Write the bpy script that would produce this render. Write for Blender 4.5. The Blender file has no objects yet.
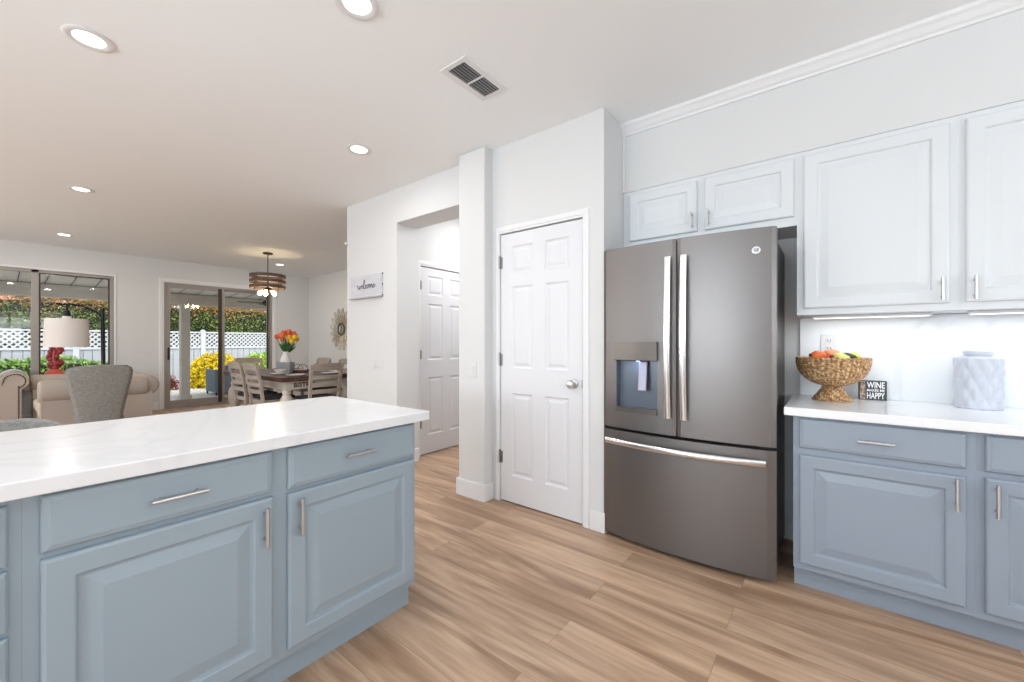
import bpy, math, random
from mathutils import Vector, Matrix
PI = math.pi
R = math.radians
random.seed(7)
sc = bpy.context.scene
COL = sc.collection

# ---------------------------------------------------------------- camera
cam_d = bpy.data.cameras.new('camera')
cam = bpy.data.objects.new('camera', cam_d)
COL.objects.link(cam)
cam.location = (0, 0, 1.23)
cam.rotation_euler = (R(90), 0, R(38.0 - 90))
cam_d.sensor_width = 36
cam_d.lens = 14.31
cam_d.shift_y = 0.001
cam_d.clip_start = 0.05
cam_d.clip_end = 200
sc.camera = cam

# ---------------------------------------------------------------- world, sun, big lights, exposure
sc.view_settings.view_transform = 'Standard'
sc.view_settings.look = 'None'
sc.view_settings.gamma = 1
sc.view_settings.exposure = 0.27
sc.view_settings.use_curve_mapping = False
sc.cycles.use_denoising = True
sc.cycles.max_bounces = 10
sc.cycles.diffuse_bounces = 6
sc.cycles.transparent_max_bounces = 16
sc.cycles.caustics_reflective = False
sc.cycles.caustics_refractive = False
sc.cycles.sample_clamp_indirect = 6

w = bpy.data.worlds.new('world')
sc.world = w
w.use_nodes = True
wn = w.node_tree
wn.nodes.clear()
out = wn.nodes.new('ShaderNodeOutputWorld')
bg = wn.nodes.new('ShaderNodeBackground')
sky = wn.nodes.new('ShaderNodeTexSky')
sky.sky_type = 'NISHITA'
sky.sun_disc = False
sky.sun_elevation = R(48)
sky.sun_rotation = R(200)
sky.air_density = 1.0
sky.dust_density = 3.0
hsv = wn.nodes.new('ShaderNodeHueSaturation')
hsv.inputs['Saturation'].default_value = 0.35
wn.links.new(sky.outputs[0], hsv.inputs['Color'])
wn.links.new(hsv.outputs[0], bg.inputs[0])
bg.inputs[1].default_value = 0.36
wn.links.new(bg.outputs[0], out.inputs[0])


def light(name, kind, loc, energy, color=(1, 1, 1), size=1, size_y=None, rot=(0, 0, 0), spread=180):
    d = bpy.data.lights.new(name, kind)
    d.energy = energy
    d.color = color
    if kind == 'AREA':
        d.size = size
        if size_y is not None:
            d.shape = 'RECTANGLE'
            d.size_y = size_y
        else:
            d.shape = 'DISK'
        d.spread = R(spread)
    o = bpy.data.objects.new(name, d)
    o.location = loc
    o.rotation_euler = rot
    COL.objects.link(o)
    return o


sun = light('sun', 'SUN', (0, 0, 20), 1.3, (1.0, 0.95, 0.88), rot=(R(27), 0, R(-25)))
sun.data.angle = R(6)
# added fill lamps inside the unseen windows, tilted up to brighten the ceiling
light('kitchen_fill_light', 'AREA', (0.4, -2.92, 1.65), 50, (0.88, 0.95, 1.0), 2.8, 1.3, rot=(R(138), 0, 0))
light('side_fill_light', 'AREA', (-4.40, 1.2, 1.5), 235, (0.84, 0.93, 1.0), 3.2, 2.0, rot=(R(145), 0, R(-90)))
light('living_fill_light', 'AREA', (-4.40, 6.6, 1.5), 125, (0.98, 0.96, 0.94), 3.0, 2.0, rot=(R(143), 0, R(-90)))


# ---------------------------------------------------------------- materials
def lin(c):
    return tuple(((v / 255) / 12.92 if v / 255 <= 0.04045 else ((v / 255 + 0.055) / 1.055) ** 2.4) for v in c)


def pm(name, rgb, rough=0.5, metal=0.0, spec=0.5, bump=None, var=None, coat=0, emit=None, aniso=0):
    """rgb in sRGB 0..255; bump=(scale, strength[, stretch xyz]); var=(scale, rgb2[, stretch])"""
    m = bpy.data.materials.new(name)
    m.use_nodes = True
    nt = m.node_tree
    b = nt.nodes['Principled BSDF']
    b.inputs['Base Color'].default_value = (*lin(rgb), 1)
    b.inputs['Roughness'].default_value = rough
    b.inputs['Metallic'].default_value = metal
    b.inputs['Specular IOR Level'].default_value = spec
    b.inputs['Coat Weight'].default_value = coat
    if aniso:
        b.inputs['Anisotropic'].default_value = aniso
    tc = nt.nodes.new('ShaderNodeTexCoord')

    def noise(scale, st, detail=4):
        mp = nt.nodes.new('ShaderNodeMapping')
        mp.inputs['Scale'].default_value = st
        nt.links.new(tc.outputs['Object'], mp.inputs[0])
        n = nt.nodes.new('ShaderNodeTexNoise')
        n.inputs['Scale'].default_value = scale
        n.inputs['Detail'].default_value = detail
        nt.links.new(mp.outputs[0], n.inputs['Vector'])
        return n
    if var:
        n = noise(var[0], var[2] if len(var) > 2 else (1, 1, 1))
        cr = nt.nodes.new('ShaderNodeValToRGB')
        cr.color_ramp.elements[0].position = 0.35
        cr.color_ramp.elements[1].position = 0.65
        cr.color_ramp.elements[0].color = (*lin(rgb), 1)
        cr.color_ramp.elements[1].color = (*lin(var[1]), 1)
        nt.links.new(n.outputs[0], cr.inputs[0])
        nt.links.new(cr.outputs[0], b.inputs['Base Color'])
    if bump:
        n = noise(bump[0], bump[2] if len(bump) > 2 else (1, 1, 1))
        bp = nt.nodes.new('ShaderNodeBump')
        bp.inputs['Strength'].default_value = bump[1]
        bp.inputs['Distance'].default_value = 0.003
        nt.links.new(n.outputs[0], bp.inputs['Height'])
        nt.links.new(bp.outputs[0], b.inputs['Normal'])
    if emit:
        b.inputs['Emission Color'].default_value = (*lin(emit[0]), 1)
        b.inputs['Emission Strength'].default_value = emit[1]
    return m


def leafmat(name, cols, scale=14, zmix=None):
    """leaf colours by noise; zmix=(z0,z1,rgb) adds the kind's own coloured new growth at the top"""
    m = pm(name, cols[0], 0.6)
    nt = m.node_tree
    b = nt.nodes['Principled BSDF']
    tc = nt.nodes.new('ShaderNodeTexCoord')
    n = nt.nodes.new('ShaderNodeTexNoise')
    n.inputs['Scale'].default_value = scale
    n.inputs['Detail'].default_value = 3
    nt.links.new(tc.outputs['Object'], n.inputs['Vector'])
    cr = nt.nodes.new('ShaderNodeValToRGB')
    k = len(cols)
    while len(cr.color_ramp.elements) < k:
        cr.color_ramp.elements.new(0.5)
    for i, c in enumerate(cols):
        cr.color_ramp.elements[i].position = 0.36 + 0.28 * i / max(1, k - 1)
        cr.color_ramp.elements[i].color = (*lin(c), 1)
    nt.links.new(n.outputs[0], cr.inputs[0])
    src = cr.outputs[0]
    if zmix:
        sx = nt.nodes.new('ShaderNodeSeparateXYZ')
        nt.links.new(tc.outputs['Object'], sx.inputs[0])
        n2 = nt.nodes.new('ShaderNodeTexNoise')
        n2.inputs['Scale'].default_value = 3.5
        nt.links.new(tc.outputs['Object'], n2.inputs['Vector'])
        ad = nt.nodes.new('ShaderNodeMath'); ad.operation = 'MULTIPLY_ADD'
        nt.links.new(n2.outputs[0], ad.inputs[0]); ad.inputs[1].default_value = 1.2
        nt.links.new(sx.outputs[2], ad.inputs[2])
        mr = nt.nodes.new('ShaderNodeMapRange')
        mr.inputs[1].default_value = zmix[0] + 0.6
        mr.inputs[2].default_value = zmix[1] + 0.6
        nt.links.new(ad.outputs[0], mr.inputs[0])
        mx = nt.nodes.new('ShaderNodeMix'); mx.data_type = 'RGBA'
        nt.links.new(mr.outputs[0], mx.inputs[0])
        nt.links.new(src, mx.inputs[6])
        mx.inputs[7].default_value = (*lin(zmix[2]), 1)
        src = mx.outputs[2]
    nt.links.new(src, b.inputs['Base Color'])
    return m


def glassmat(name, tint=(255, 255, 255), refl=0.03):
    m = bpy.data.materials.new(name)
    m.use_nodes = True
    nt = m.node_tree
    nt.nodes.clear()
    o = nt.nodes.new('ShaderNodeOutputMaterial')
    t = nt.nodes.new('ShaderNodeBsdfTransparent')
    t.inputs[0].default_value = (*lin(tint), 1)
    g = nt.nodes.new('ShaderNodeBsdfGlossy')
    g.inputs['Roughness'].default_value = 0.02
    mx = nt.nodes.new('ShaderNodeMixShader')
    mx.inputs[0].default_value = refl
    nt.links.new(t.outputs[0], mx.inputs[1])
    nt.links.new(g.outputs[0], mx.inputs[2])
    nt.links.new(mx.outputs[0], o.inputs[0])
    return m


def emis(name, rgb, s):
    m = bpy.data.materials.new(name)
    m.use_nodes = True
    nt = m.node_tree
    nt.nodes.clear()
    o = nt.nodes.new('ShaderNodeOutputMaterial')
    e = nt.nodes.new('ShaderNodeEmission')
    e.inputs[0].default_value = (*lin(rgb), 1)
    e.inputs[1].default_value = s
    nt.links.new(e.outputs[0], o.inputs[0])
    return m


def floor_mat():
    m = bpy.data.materials.new('oak_plank_floor')
    m.use_nodes = True
    nt = m.node_tree
    b = nt.nodes['Principled BSDF']
    tc = nt.nodes.new('ShaderNodeTexCoord')
    mp = nt.nodes.new('ShaderNodeMapping')
    mp.inputs['Rotation'].default_value = (0, 0, R(90))
    mp.inputs['Location'].default_value = (0.35, 0.06, 0)
    nt.links.new(tc.outputs['Object'], mp.inputs[0])

    def brick(c1, c2, mort):
        br = nt.nodes.new('ShaderNodeTexBrick')
        br.offset = 0.37
        br.inputs['Scale'].default_value = 1.0
        br.inputs['Brick Width'].default_value = 1.5
        br.inputs['Row Height'].default_value = 0.182
        br.inputs['Mortar Size'].default_value = 0.0009
        br.inputs['Mortar Smooth'].default_value = 0.1
        br.inputs['Bias'].default_value = 0.0
        br.inputs['Color1'].default_value = c1
        br.inputs['Color2'].default_value = c2
        br.inputs['Mortar'].default_value = mort
        nt.links.new(mp.outputs[0], br.inputs['Vector'])
        return br
    br = brick((0, 0, 0, 1), (1, 1, 1, 1), (0.0, 0.0, 0.0, 1))
    # shift grain per plank
    sep = nt.nodes.new('ShaderNodeSeparateColor')
    nt.links.new(br.outputs['Color'], sep.inputs[0])
    mul = nt.nodes.new('ShaderNodeMath'); mul.operation = 'MULTIPLY'
    mul.inputs[1].default_value = 13.0
    nt.links.new(sep.outputs[0], mul.inputs[0])
    cmb = nt.nodes.new('ShaderNodeCombineXYZ')
    nt.links.new(mul.outputs[0], cmb.inputs[0]); nt.links.new(mul.outputs[0], cmb.inputs[1])
    va = nt.nodes.new('ShaderNodeVectorMath'); va.operation = 'ADD'
    nt.links.new(tc.outputs['Object'], va.inputs[0]); nt.links.new(cmb.outputs[0], va.inputs[1])

    def grain(st, scale, det, dist=0.0):
        g = nt.nodes.new('ShaderNodeMapping')
        g.inputs['Scale'].default_value = st
        nt.links.new(va.outputs[0], g.inputs[0])
        n = nt.nodes.new('ShaderNodeTexNoise')
        n.inputs['Scale'].default_value = scale
        n.inputs['Detail'].default_value = det
        n.inputs['Distortion'].default_value = dist
        nt.links.new(g.outputs[0], n.inputs['Vector'])
        return n
    g1 = grain((6, 0.8, 1), 1.0, 6, 1.6)
    g2 = grain((42, 1.8, 1), 1.0, 8, 0.9)
    cr = nt.nodes.new('ShaderNodeValToRGB')
    cr.color_ramp.elements[0].position = 0.36
    cr.color_ramp.elements[0].color = (*lin(FLOOR_A), 1)
    cr.color_ramp.elements[1].position = 0.62
    cr.color_ramp.elements[1].color = (*lin(FLOOR_B), 1)
    nt.links.new(g1.outputs[0], cr.inputs[0])
    mx = nt.nodes.new('ShaderNodeMix'); mx.data_type = 'RGBA'; mx.blend_type = 'MULTIPLY'
    cr2 = nt.nodes.new('ShaderNodeValToRGB')
    cr2.color_ramp.elements[0].position = 0.3
    cr2.color_ramp.elements[0].color = (0.72, 0.68, 0.64, 1)
    cr2.color_ramp.elements[1].position = 0.6
    cr2.color_ramp.elements[1].color = (1, 1, 1, 1)
    nt.links.new(g2.outputs[0], cr2.inputs[0])
    mx.inputs[0].default_value = 0.75
    nt.links.new(cr.outputs[0], mx.inputs[6]); nt.links.new(cr2.outputs[0], mx.inputs[7])
    # plank tone
    mr = nt.nodes.new('ShaderNodeMapRange')
    mr.inputs[3].default_value = 0.86; mr.inputs[4].default_value = 1.06
    nt.links.new(sep.outputs[0], mr.inputs[0])
    vm = nt.nodes.new('ShaderNodeVectorMath'); vm.operation = 'SCALE'
    nt.links.new(mx.outputs[2], vm.inputs[0]); nt.links.new(mr.outputs[0], vm.inputs['Scale'])
    # seams
    mx2 = nt.nodes.new('ShaderNodeMix'); mx2.data_type = 'RGBA'
    nt.links.new(br.outputs['Fac'], mx2.inputs[0])
    nt.links.new(vm.outputs[0], mx2.inputs[6])
    mx2.inputs[7].default_value = (*lin((134, 104, 80)), 1)
    nt.links.new(mx2.outputs[2], b.inputs['Base Color'])
    b.inputs['Roughness'].default_value = 0.38
    bp = nt.nodes.new('ShaderNodeBump')
    bp.inputs['Strength'].default_value = 0.12
    bp.inputs['Distance'].default_value = 0.002
    nt.links.new(g2.outputs[0], bp.inputs['Height'])
    nt.links.new(bp.outputs[0], b.inputs['Normal'])
    return m


def quartz_mat(name, base, vein, rough, scale=1.1):
    m = pm(name, base, rough)
    nt = m.node_tree
    b = nt.nodes['Principled BSDF']
    tc = nt.nodes.new('ShaderNodeTexCoord')
    n0 = nt.nodes.new('ShaderNodeTexNoise'); n0.inputs['Scale'].default_value = 1.6; n0.inputs['Detail'].default_value = 5
    nt.links.new(tc.outputs['Object'], n0.inputs['Vector'])
    n = nt.nodes.new('ShaderNodeTexNoise'); n.inputs['Scale'].default_value = scale
    n.inputs['Detail'].default_value = 6; n.inputs['Distortion'].default_value = 1.3
    nt.links.new(tc.outputs['Object'], n.inputs['Vector'])
    cr = nt.nodes.new('ShaderNodeValToRGB')
    e = cr.color_ramp.elements
    e[0].position = 0.47; e[0].color = (0, 0, 0, 1)
    e[1].position = 0.53; e[1].color = (0, 0, 0, 1)
    x = e.new(0.5); x.color = (1, 1, 1, 1)
    nt.links.new(n.outputs[0], cr.inputs[0])
    ml = nt.nodes.new('ShaderNodeMath'); ml.operation = 'MULTIPLY'
    nt.links.new(cr.outputs[0], ml.inputs[0]); nt.links.new(n0.outputs[0], ml.inputs[1])
    mx = nt.nodes.new('ShaderNodeMix'); mx.data_type = 'RGBA'
    nt.links.new(ml.outputs[0], mx.inputs[0])
    mx.inputs[6].default_value = (*lin(base), 1)
    mx.inputs[7].default_value = (*lin(vein), 1)
    nt.links.new(mx.outputs[2], b.inputs['Base Color'])
    return m


FLOOR_A = (160, 128, 102)
FLOOR_B = (210, 178, 150)
MT = {}
MT['wall'] = pm('white_wall_paint', (212, 213, 214), 0.9, spec=0.2, bump=(90, 0.05))
MT['ceil'] = pm('white_ceiling_paint', (241, 244, 246), 0.95, spec=0.1, bump=(60, 0.08))
MT['trim'] = pm('white_satin_trim', (224, 225, 227), 0.45)
MT['door'] = pm('white_door_paint', (217, 218, 223), 0.45)
MT['floor'] = floor_mat()
MT['quartz'] = quartz_mat('white_quartz', (232, 233, 236), (219, 221, 225), 0.17)
MT['marble'] = quartz_mat('white_marble_splash', (226, 229, 232), (206, 210, 214), 0.3, 0.9)
MT['blue'] = pm('blue_grey_cabinet_paint', (150, 165, 176), 0.42)
MT['blue2'] = pm('slate_blue_cabinet_paint', (140, 151, 165), 0.42)
MT['whitecab'] = pm('white_cabinet_paint', (212, 216, 220), 0.42)
MT['nickel'] = pm('brushed_nickel', (206, 205, 206), 0.36, 1.0)
MT['hinge'] = pm('dull_nickel_hinge', (150, 148, 146), 0.4, 1.0)
MT['slate'] = pm('slate_steel', (120, 116, 115), 0.38, 0.85, bump=(300, 0.03, (1, 1, 0.02)))
MT['slate2'] = pm('slate_control_panel', (104, 99, 95), 0.3, 0.6)
MT['steel'] = pm('polished_steel_handle', (225, 224, 226), 0.22, 1.0)
MT['fside'] = pm('dark_grey_appliance_side', (62, 62, 64), 0.35, 0.3)
MT['black'] = pm('black_rubber', (14, 14, 15), 0.6)
MT['panelblue'] = pm('dark_blue_grey_recess', (104, 112, 124), 0.25, 0.4)
MT['dispblue'] = emis('dispenser_lamp', (130, 170, 255), 5.0)
MT['paddle'] = pm('silver_lavender_paddle', (158, 156, 172), 0.3, 0.4)
MT['badge'] = pm('silver_badge', (215, 215, 218), 0.3, 0.9)
MT['badgeblk'] = pm('dark_badge_centre', (60, 60, 64), 0.4, 0.4)
MT['alu'] = pm('grey_aluminium_frame', (158, 153, 149), 0.5, 0.2)
MT['darkframe'] = pm('dark_bronze_frame', (66, 58, 52), 0.45, 0.3)
MT['glass'] = glassmat('window_glass', (250, 252, 252), 0.03)
MT['plastic'] = pm('white_plastic_plate', (212, 212, 214), 0.35)
MT['slot'] = pm('dark_slot', (40, 40, 42), 0.6)
MT['ventdark'] = pm('dark_duct', (28, 28, 30), 0.8)
MT['lens'] = emis('downlight_lens', (255, 252, 246), 6.0)
MT['bulb'] = emis('warm_bulb', (255, 224, 176), 45.0)
MT['strip'] = emis('led_strip', (245, 250, 255), 2.2)
MT['beige'] = pm('beige_sofa_fabric', (176, 164, 154), 0.85, bump=(220, 0.3))
MT['cream'] = pm('cream_seat_fabric', (205, 192, 176), 0.85, bump=(220, 0.3))
MT['nail'] = pm('dark_brass_nail', (74, 60, 46), 0.4, 0.8)
MT['greyfab'] = pm('grey_tweed_fabric', (142, 140, 136), 0.9, bump=(180, 0.5), var=(60, (124, 122, 119)))
MT['blackfab'] = pm('black_fabric', (18, 18, 20), 0.9)
MT['palefab'] = pm('pale_blue_fabric', (196, 205, 208), 0.9)
MT['red'] = pm('red_lacquer', (158, 48, 46), 0.35, var=(18, (120, 30, 34)))
MT['redpale'] = pm('coral_red_paint', (206, 84, 72), 0.5)
MT['blackmetal'] = pm('black_metal', (26, 26, 28), 0.4, 0.5)
MT['shade'] = pm('white_linen_shade', (214, 208, 204), 0.9, bump=(250, 0.3))
MT['darkwood'] = pm('dark_walnut', (68, 45, 36), 0.4, var=(3, (92, 64, 52), (1, 8, 1)))
MT['greige'] = pm('greige_painted_wood', (174, 163, 153), 0.6, var=(4, (158, 147, 137), (1, 1, 5)))
MT['creamwood'] = pm('cream_painted_wood', (205, 196, 184), 0.55)
MT['cushion'] = pm('charcoal_cushion', (44, 44, 46), 0.9)
MT['ringwood'] = pm('weathered_brown_wood', (96, 78, 66), 0.65, var=(6, (88, 68, 56), (6, 6, 1)))
MT['bronze'] = pm('dark_bronze_metal', (72, 58, 46), 0.4, 0.8)
MT['gold'] = pm('champagne_gold_wire', (206, 192, 158), 0.35, 0.8)
MT['goldrim'] = pm('antique_gold_rim', (120, 102, 66), 0.4, 0.8)
MT['mirror'] = pm('mirror_glass', (230, 235, 232), 0.02, 1.0)
MT['ceramic'] = pm('white_ceramic', (190, 195, 206), 0.35)
MT['vasegrey'] = pm('grey_ceramic', (146, 150, 154), 0.6)
MT['vasewhite'] = pm('white_vase_ceramic', (224, 222, 220), 0.4)
MT['leafg'] = pm('dark_green_leaf', (38, 84, 36), 0.5)
MT['stem'] = pm('green_stem', (70, 110, 50), 0.5)
MT['orange'] = pm('orange_petal', (228, 104, 44), 0.5, var=(14, (232, 126, 66)))
MT['yellow'] = pm('yellow_petal', (244, 196, 48), 0.5)
MT['coralpetal'] = pm('coral_petal', (226, 92, 70), 0.5)
MT['signboard'] = pm('whitewashed_board', (206, 206, 213), 0.8, var=(5, (194, 194, 201), (1, 1, 12)))
MT['ink'] = pm('grey_ink', (84, 84, 92), 0.7)
MT['greywood'] = pm('grey_wood_ledge', (172, 169, 168), 0.8)
MT['signdark'] = pm('charcoal_sign', (62, 68, 70), 0.7)
MT['signpat'] = pm('patterned_strip', (70, 62, 58), 0.7, var=(80, (205, 180, 160)))
MT['signwhite'] = pm('white_lettering', (240, 240, 240), 0.6)
MT['concrete'] = pm('pale_patio_concrete', (208, 204, 198), 0.9, var=(14, (176, 172, 166)), bump=(40, 0.2))
MT['gravel'] = pm('white_gravel', (226, 222, 214), 0.95, var=(22, (172, 164, 152)), bump=(60, 0.8))
MT['soil'] = pm('soil', (120, 104, 84), 0.95, var=(6, (96, 96, 62)))
MT['fence'] = pm('white_vinyl_fence', (192, 195, 200), 0.5)
MT['fenceboard'] = pm('pale_grey_fence_board', (162, 167, 174), 0.6, var=(2, (164, 169, 176), (8, 1, 0.5)))
MT['patiopaint'] = pm('greige_patio_paint', (206, 197, 188), 0.8)
MT['patioceil'] = pm('pale_patio_ceiling', (236, 233, 226), 0.8)
MT['stucco'] = pm('stucco', (214, 200, 186), 0.9)
MT['rooftile'] = pm('red_roof_tile', (186, 96, 76), 0.85, var=(3, (222, 170, 150), (1, 3, 3)))
MT['paleroof'] = pm('pale_pink_roof', (226, 206, 202), 0.85)
MT['hedge'] = leafmat('hedge_leaves', [(34, 56, 20), (70, 98, 34), (112, 134, 50), (138, 124, 56)], 16, (2.1, 2.9, (196, 134, 84)))
MT['core'] = pm('dark_twigs', (30, 40, 22), 0.9)
MT['yellowleaf'] = leafmat('golden_leaves', [(140, 128, 20), (226, 200, 20), (252, 226, 44)], 9)
MT['limeleaf'] = leafmat('lime_leaves', [(110, 150, 40), (160, 196, 60), (190, 214, 84)], 9)
MT['greenleaf'] = leafmat('fresh_green_leaves', [(70, 110, 40), (116, 156, 62), (152, 186, 84)], 9)
MT['redleaf'] = leafmat('red_leaves', [(110, 34, 34), (160, 60, 56), (120, 90, 60)], 12)
MT['bluegrey'] = pm('blue_grey_wicker', (104, 114, 126), 0.8, bump=(90, 0.4))
MT['banana'] = pm('orange_mango_skin', (232, 120, 44), 0.45, var=(9, (206, 78, 44)))
MT['peach'] = pm('peach_skin', (232, 120, 84), 0.55, var=(8, (238, 160, 110)))
MT['plum'] = pm('purple_grape_skin', (112, 24, 62), 0.35)
MT['pear'] = pm('yellow_green_skin', (216, 214, 120), 0.5)
MT['avocado'] = pm('dark_green_skin', (36, 54, 40), 0.6, bump=(120, 0.6))
MT['lime'] = pm('lemon_lime_skin', (206, 208, 60), 0.45)
MT['stalk'] = pm('brown_stalk', (54, 38, 26), 0.8)


def wicker_mat():
    m = pm('woven_seagrass', (172, 126, 80), 0.75, bump=(160, 0.6))
    nt = m.node_tree
    b = nt.nodes['Principled BSDF']
    tc = nt.nodes.new('ShaderNodeTexCoord')
    n = nt.nodes.new('ShaderNodeTexNoise')
    n.inputs['Scale'].default_value = 75
    n.inputs['Detail'].default_value = 3
    nt.links.new(tc.outputs['Object'], n.inputs['Vector'])
    cr = nt.nodes.new('ShaderNodeValToRGB')
    e = cr.color_ramp.elements
    e[0].position = 0.34; e[0].color = (*lin((140, 98, 60)), 1)
    e[1].position = 0.66; e[1].color = (*lin((226, 196, 154)), 1)
    x = e.new(0.5); x.color = (*lin((190, 148, 102)), 1)
    nt.links.new(n.outputs[0], cr.inputs[0])
    sx = nt.nodes.new('ShaderNodeSeparateXYZ')
    nt.links.new(tc.outputs['Object'], sx.inputs[0])

    def mth(op, a_, b_=None):
        q = nt.nodes.new('ShaderNodeMath'); q.operation = op
        for i_, v_ in enumerate((a_, b_)):
            if v_ is None: continue
            if isinstance(v_, (int, float)): q.inputs[i_].default_value = v_
            else: nt.links.new(v_, q.inputs[i_])
        return q.outputs[0]
    ang = mth('ARCTAN2', sx.outputs[1], sx.outputs[0])
    rib = mth('SINE', mth('MULTIPLY', ang, 46))
    row = mth('SINE', mth('ADD', mth('MULTIPLY', sx.outputs[2], 620), mth('MULTIPLY', rib, 1.6)))
    wv = mth('ADD', mth('MULTIPLY', rib, 0.22), mth('MULTIPLY', row, 0.10))
    wv = mth('ADD', wv, 0.86)
    vm = nt.nodes.new('ShaderNodeVectorMath'); vm.operation = 'SCALE'
    nt.links.new(cr.outputs[0], vm.inputs[0]); nt.links.new(wv, vm.inputs['Scale'])
    nt.links.new(vm.outputs[0], b.inputs['Base Color'])
    return m


MT['wicker'] = wicker_mat()


# ---------------------------------------------------------------- mesh builder
class M:
    def __init__(s):
        s.v = []; s.f = []

    def add(s, vs, fs, mat=None):
        o = len(s.v)
        if mat is not None:
            vs = [tuple(mat @ Vector(p)) for p in vs]
        s.v += [tuple(p) for p in vs]
        s.f += [tuple(i + o for i in f) for f in fs]
        return s

    def box(s, x0, y0, z0, x1, y1, z1, mat=None):
        vs = [(x0, y0, z0), (x1, y0, z0), (x1, y1, z0), (x0, y1, z0), (x0, y0, z1), (x1, y0, z1), (x1, y1, z1), (x0, y1, z1)]
        return s.add(vs, [(0, 3, 2, 1), (4, 5, 6, 7), (0, 1, 5, 4), (1, 2, 6, 5), (2, 3, 7, 6), (3, 0, 4, 7)], mat)

    def loft(s, loops, cap=True, closed=True, mat=None):
        n = len(loops[0]); vs = []; fs = []
        for L in loops:
            vs += L
        for i in range(len(loops) - 1):
            for j in range(n if closed else n - 1):
                k = (j + 1) % n
                fs.append((i * n + j, i * n + k, (i + 1) * n + k, (i + 1) * n + j))
        if cap:
            fs.append(tuple(reversed(range(n))))
            fs.append(tuple((len(loops) - 1) * n + j for j in range(n)))
        return s.add(vs, fs, mat)

    def cyl(s, p0, p1, r0, r1=None, n=16, mat=None):
        return s.tube([p0, p1], [r0, r0 if r1 is None else r1], n, mat=mat)

    def tube(s, pts, r, n=10, closed=False, mat=None):
        pts = [Vector(p) for p in pts]
        if not isinstance(r, (list, tuple)):
            r = [r] * len(pts)
        m = len(pts); loops = []
        nrm = None
        for i, p in enumerate(pts):
            if closed:
                t = pts[(i + 1) % m] - pts[i - 1]
            else:
                t = pts[min(i + 1, m - 1)] - pts[max(i - 1, 0)]
            t.normalize()
            if nrm is None:
                a = Vector((0, 0, 1)) if abs(t.z) < 0.9 else Vector((1, 0, 0))
                nrm = t.cross(a).normalized()
            else:
                nrm = (nrm - t * nrm.dot(t)).normalized()
            b = t.cross(nrm)
            loops.append([tuple(p + (nrm * math.cos(2 * PI * j / n) + b * math.sin(2 * PI * j / n)) * r[i]) for j in range(n)])
        if closed:
            loops.append(loops[0])
        return s.loft(loops, cap=not closed, mat=mat)

    def lathe(s, prof, n=32, c=(0, 0, 0), cap=True, mat=None):
        loops = []
        for r, z in prof:
            r = max(r, 1e-4)
            loops.append([(c[0] + r * math.cos(2 * PI * j / n), c[1] + r * math.sin(2 * PI * j / n), c[2] + z) for j in range(n)])
        return s.loft(loops, cap=cap, mat=mat)

    def ball(s, c, r, n=16, m=10, mat=None):
        if not isinstance(r, (tuple, list)):
            r = (r, r, r)
        loops = []
        for i in range(m + 1):
            a = -PI / 2 + PI * i / m
            q = max(math.cos(a), 1e-3)
            loops.append([(c[0] + r[0] * q * math.cos(2 * PI * j / n), c[1] + r[1] * q * math.sin(2 * PI * j / n), c[2] + r[2] * math.sin(a)) for j in range(n)])
        return s.loft(loops, mat=mat)

    def nest(s, x0, z0, x1, z1, loops, y=0.0, cap=True):
        """rectangular rings on a front that faces -Y; loops are (inset, depth)"""
        L = [[(x0 + i, y + d, z0 + i), (x1 - i, y + d, z0 + i), (x1 - i, y + d, z1 - i), (x0 + i, y + d, z1 - i)] for i, d in loops]
        vs = [p for q in L for p in q]; fs = []
        for i in range(len(L) - 1):
            for j in range(4):
                k = (j + 1) % 4
                fs.append((i * 4 + j, i * 4 + k, (i + 1) * 4 + k, (i + 1) * 4 + j))
        if cap:
            fs.append(tuple((len(L) - 1) * 4 + j for j in range(4)))
        return s.add(vs, fs)

    def leaves(s, pts, size, up=None):
        for p in pts:
            a = Vector((random.gauss(0, 1), random.gauss(0, 1), random.gauss(0, 1))).normalized()
            b = a.cross(Vector((random.gauss(0, 1), random.gauss(0, 1), random.gauss(0, 1)))).normalized()
            sz = size * random.uniform(0.6, 1.3)
            p = Vector(p)
            s.add([p - a * sz * 0.5, p + b * sz * 0.28, p + a * sz * 0.5, p - b * sz * 0.28], [(0, 1, 2, 3)])
        return s

    def build(s, name, mat, parent=None, loc=(0, 0, 0), rot=(0, 0, 0), smooth=None, bevel=0.0, seg=2, subsurf=0):
        me = bpy.data.meshes.new(name)
        me.from_pydata(s.v, [], s.f)
        me.update()
        if smooth:
            for p in me.polygons:
                p.use_smooth = True
            me.set_sharp_from_angle(angle=R(smooth))
        me.materials.append(MT[mat])
        o = bpy.data.objects.new(name, me)
        COL.objects.link(o)
        o.location = loc
        o.rotation_euler = rot
        if parent:
            o.parent = parent
        if bevel:
            b = o.modifiers.new('bevel', 'BEVEL')
            b.width = bevel; b.segments = seg; b.limit_method = 'ANGLE'; b.angle_limit = R(35)
        if subsurf:
            u = o.modifiers.new('sub', 'SUBSURF'); u.levels = subsurf; u.render_levels = subsurf
        return o


def B(*a):
    return M().box(*a)


def tag(o, label=None, cat=None, group=None, kind=None):
    if label: o['label'] = label
    if cat: o['category'] = cat
    if group: o['group'] = group
    if kind: o['kind'] = kind
    return o


def thing(name, label, cat, loc=(0, 0, 0), rotz=0, group=None):
    o = bpy.data.objects.new(name, None)
    o.empty_display_size = 0.05
    COL.objects.link(o)
    o.location = loc
    o.rotation_euler = (0, 0, rotz)
    return tag(o, label, cat, group)


def struct(name, m, mat, bevel=0, parent=None, **k):
    o = m.build(name, mat, parent, bevel=bevel, **k)
    if parent is None:
        o['kind'] = 'structure'
    return o


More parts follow.
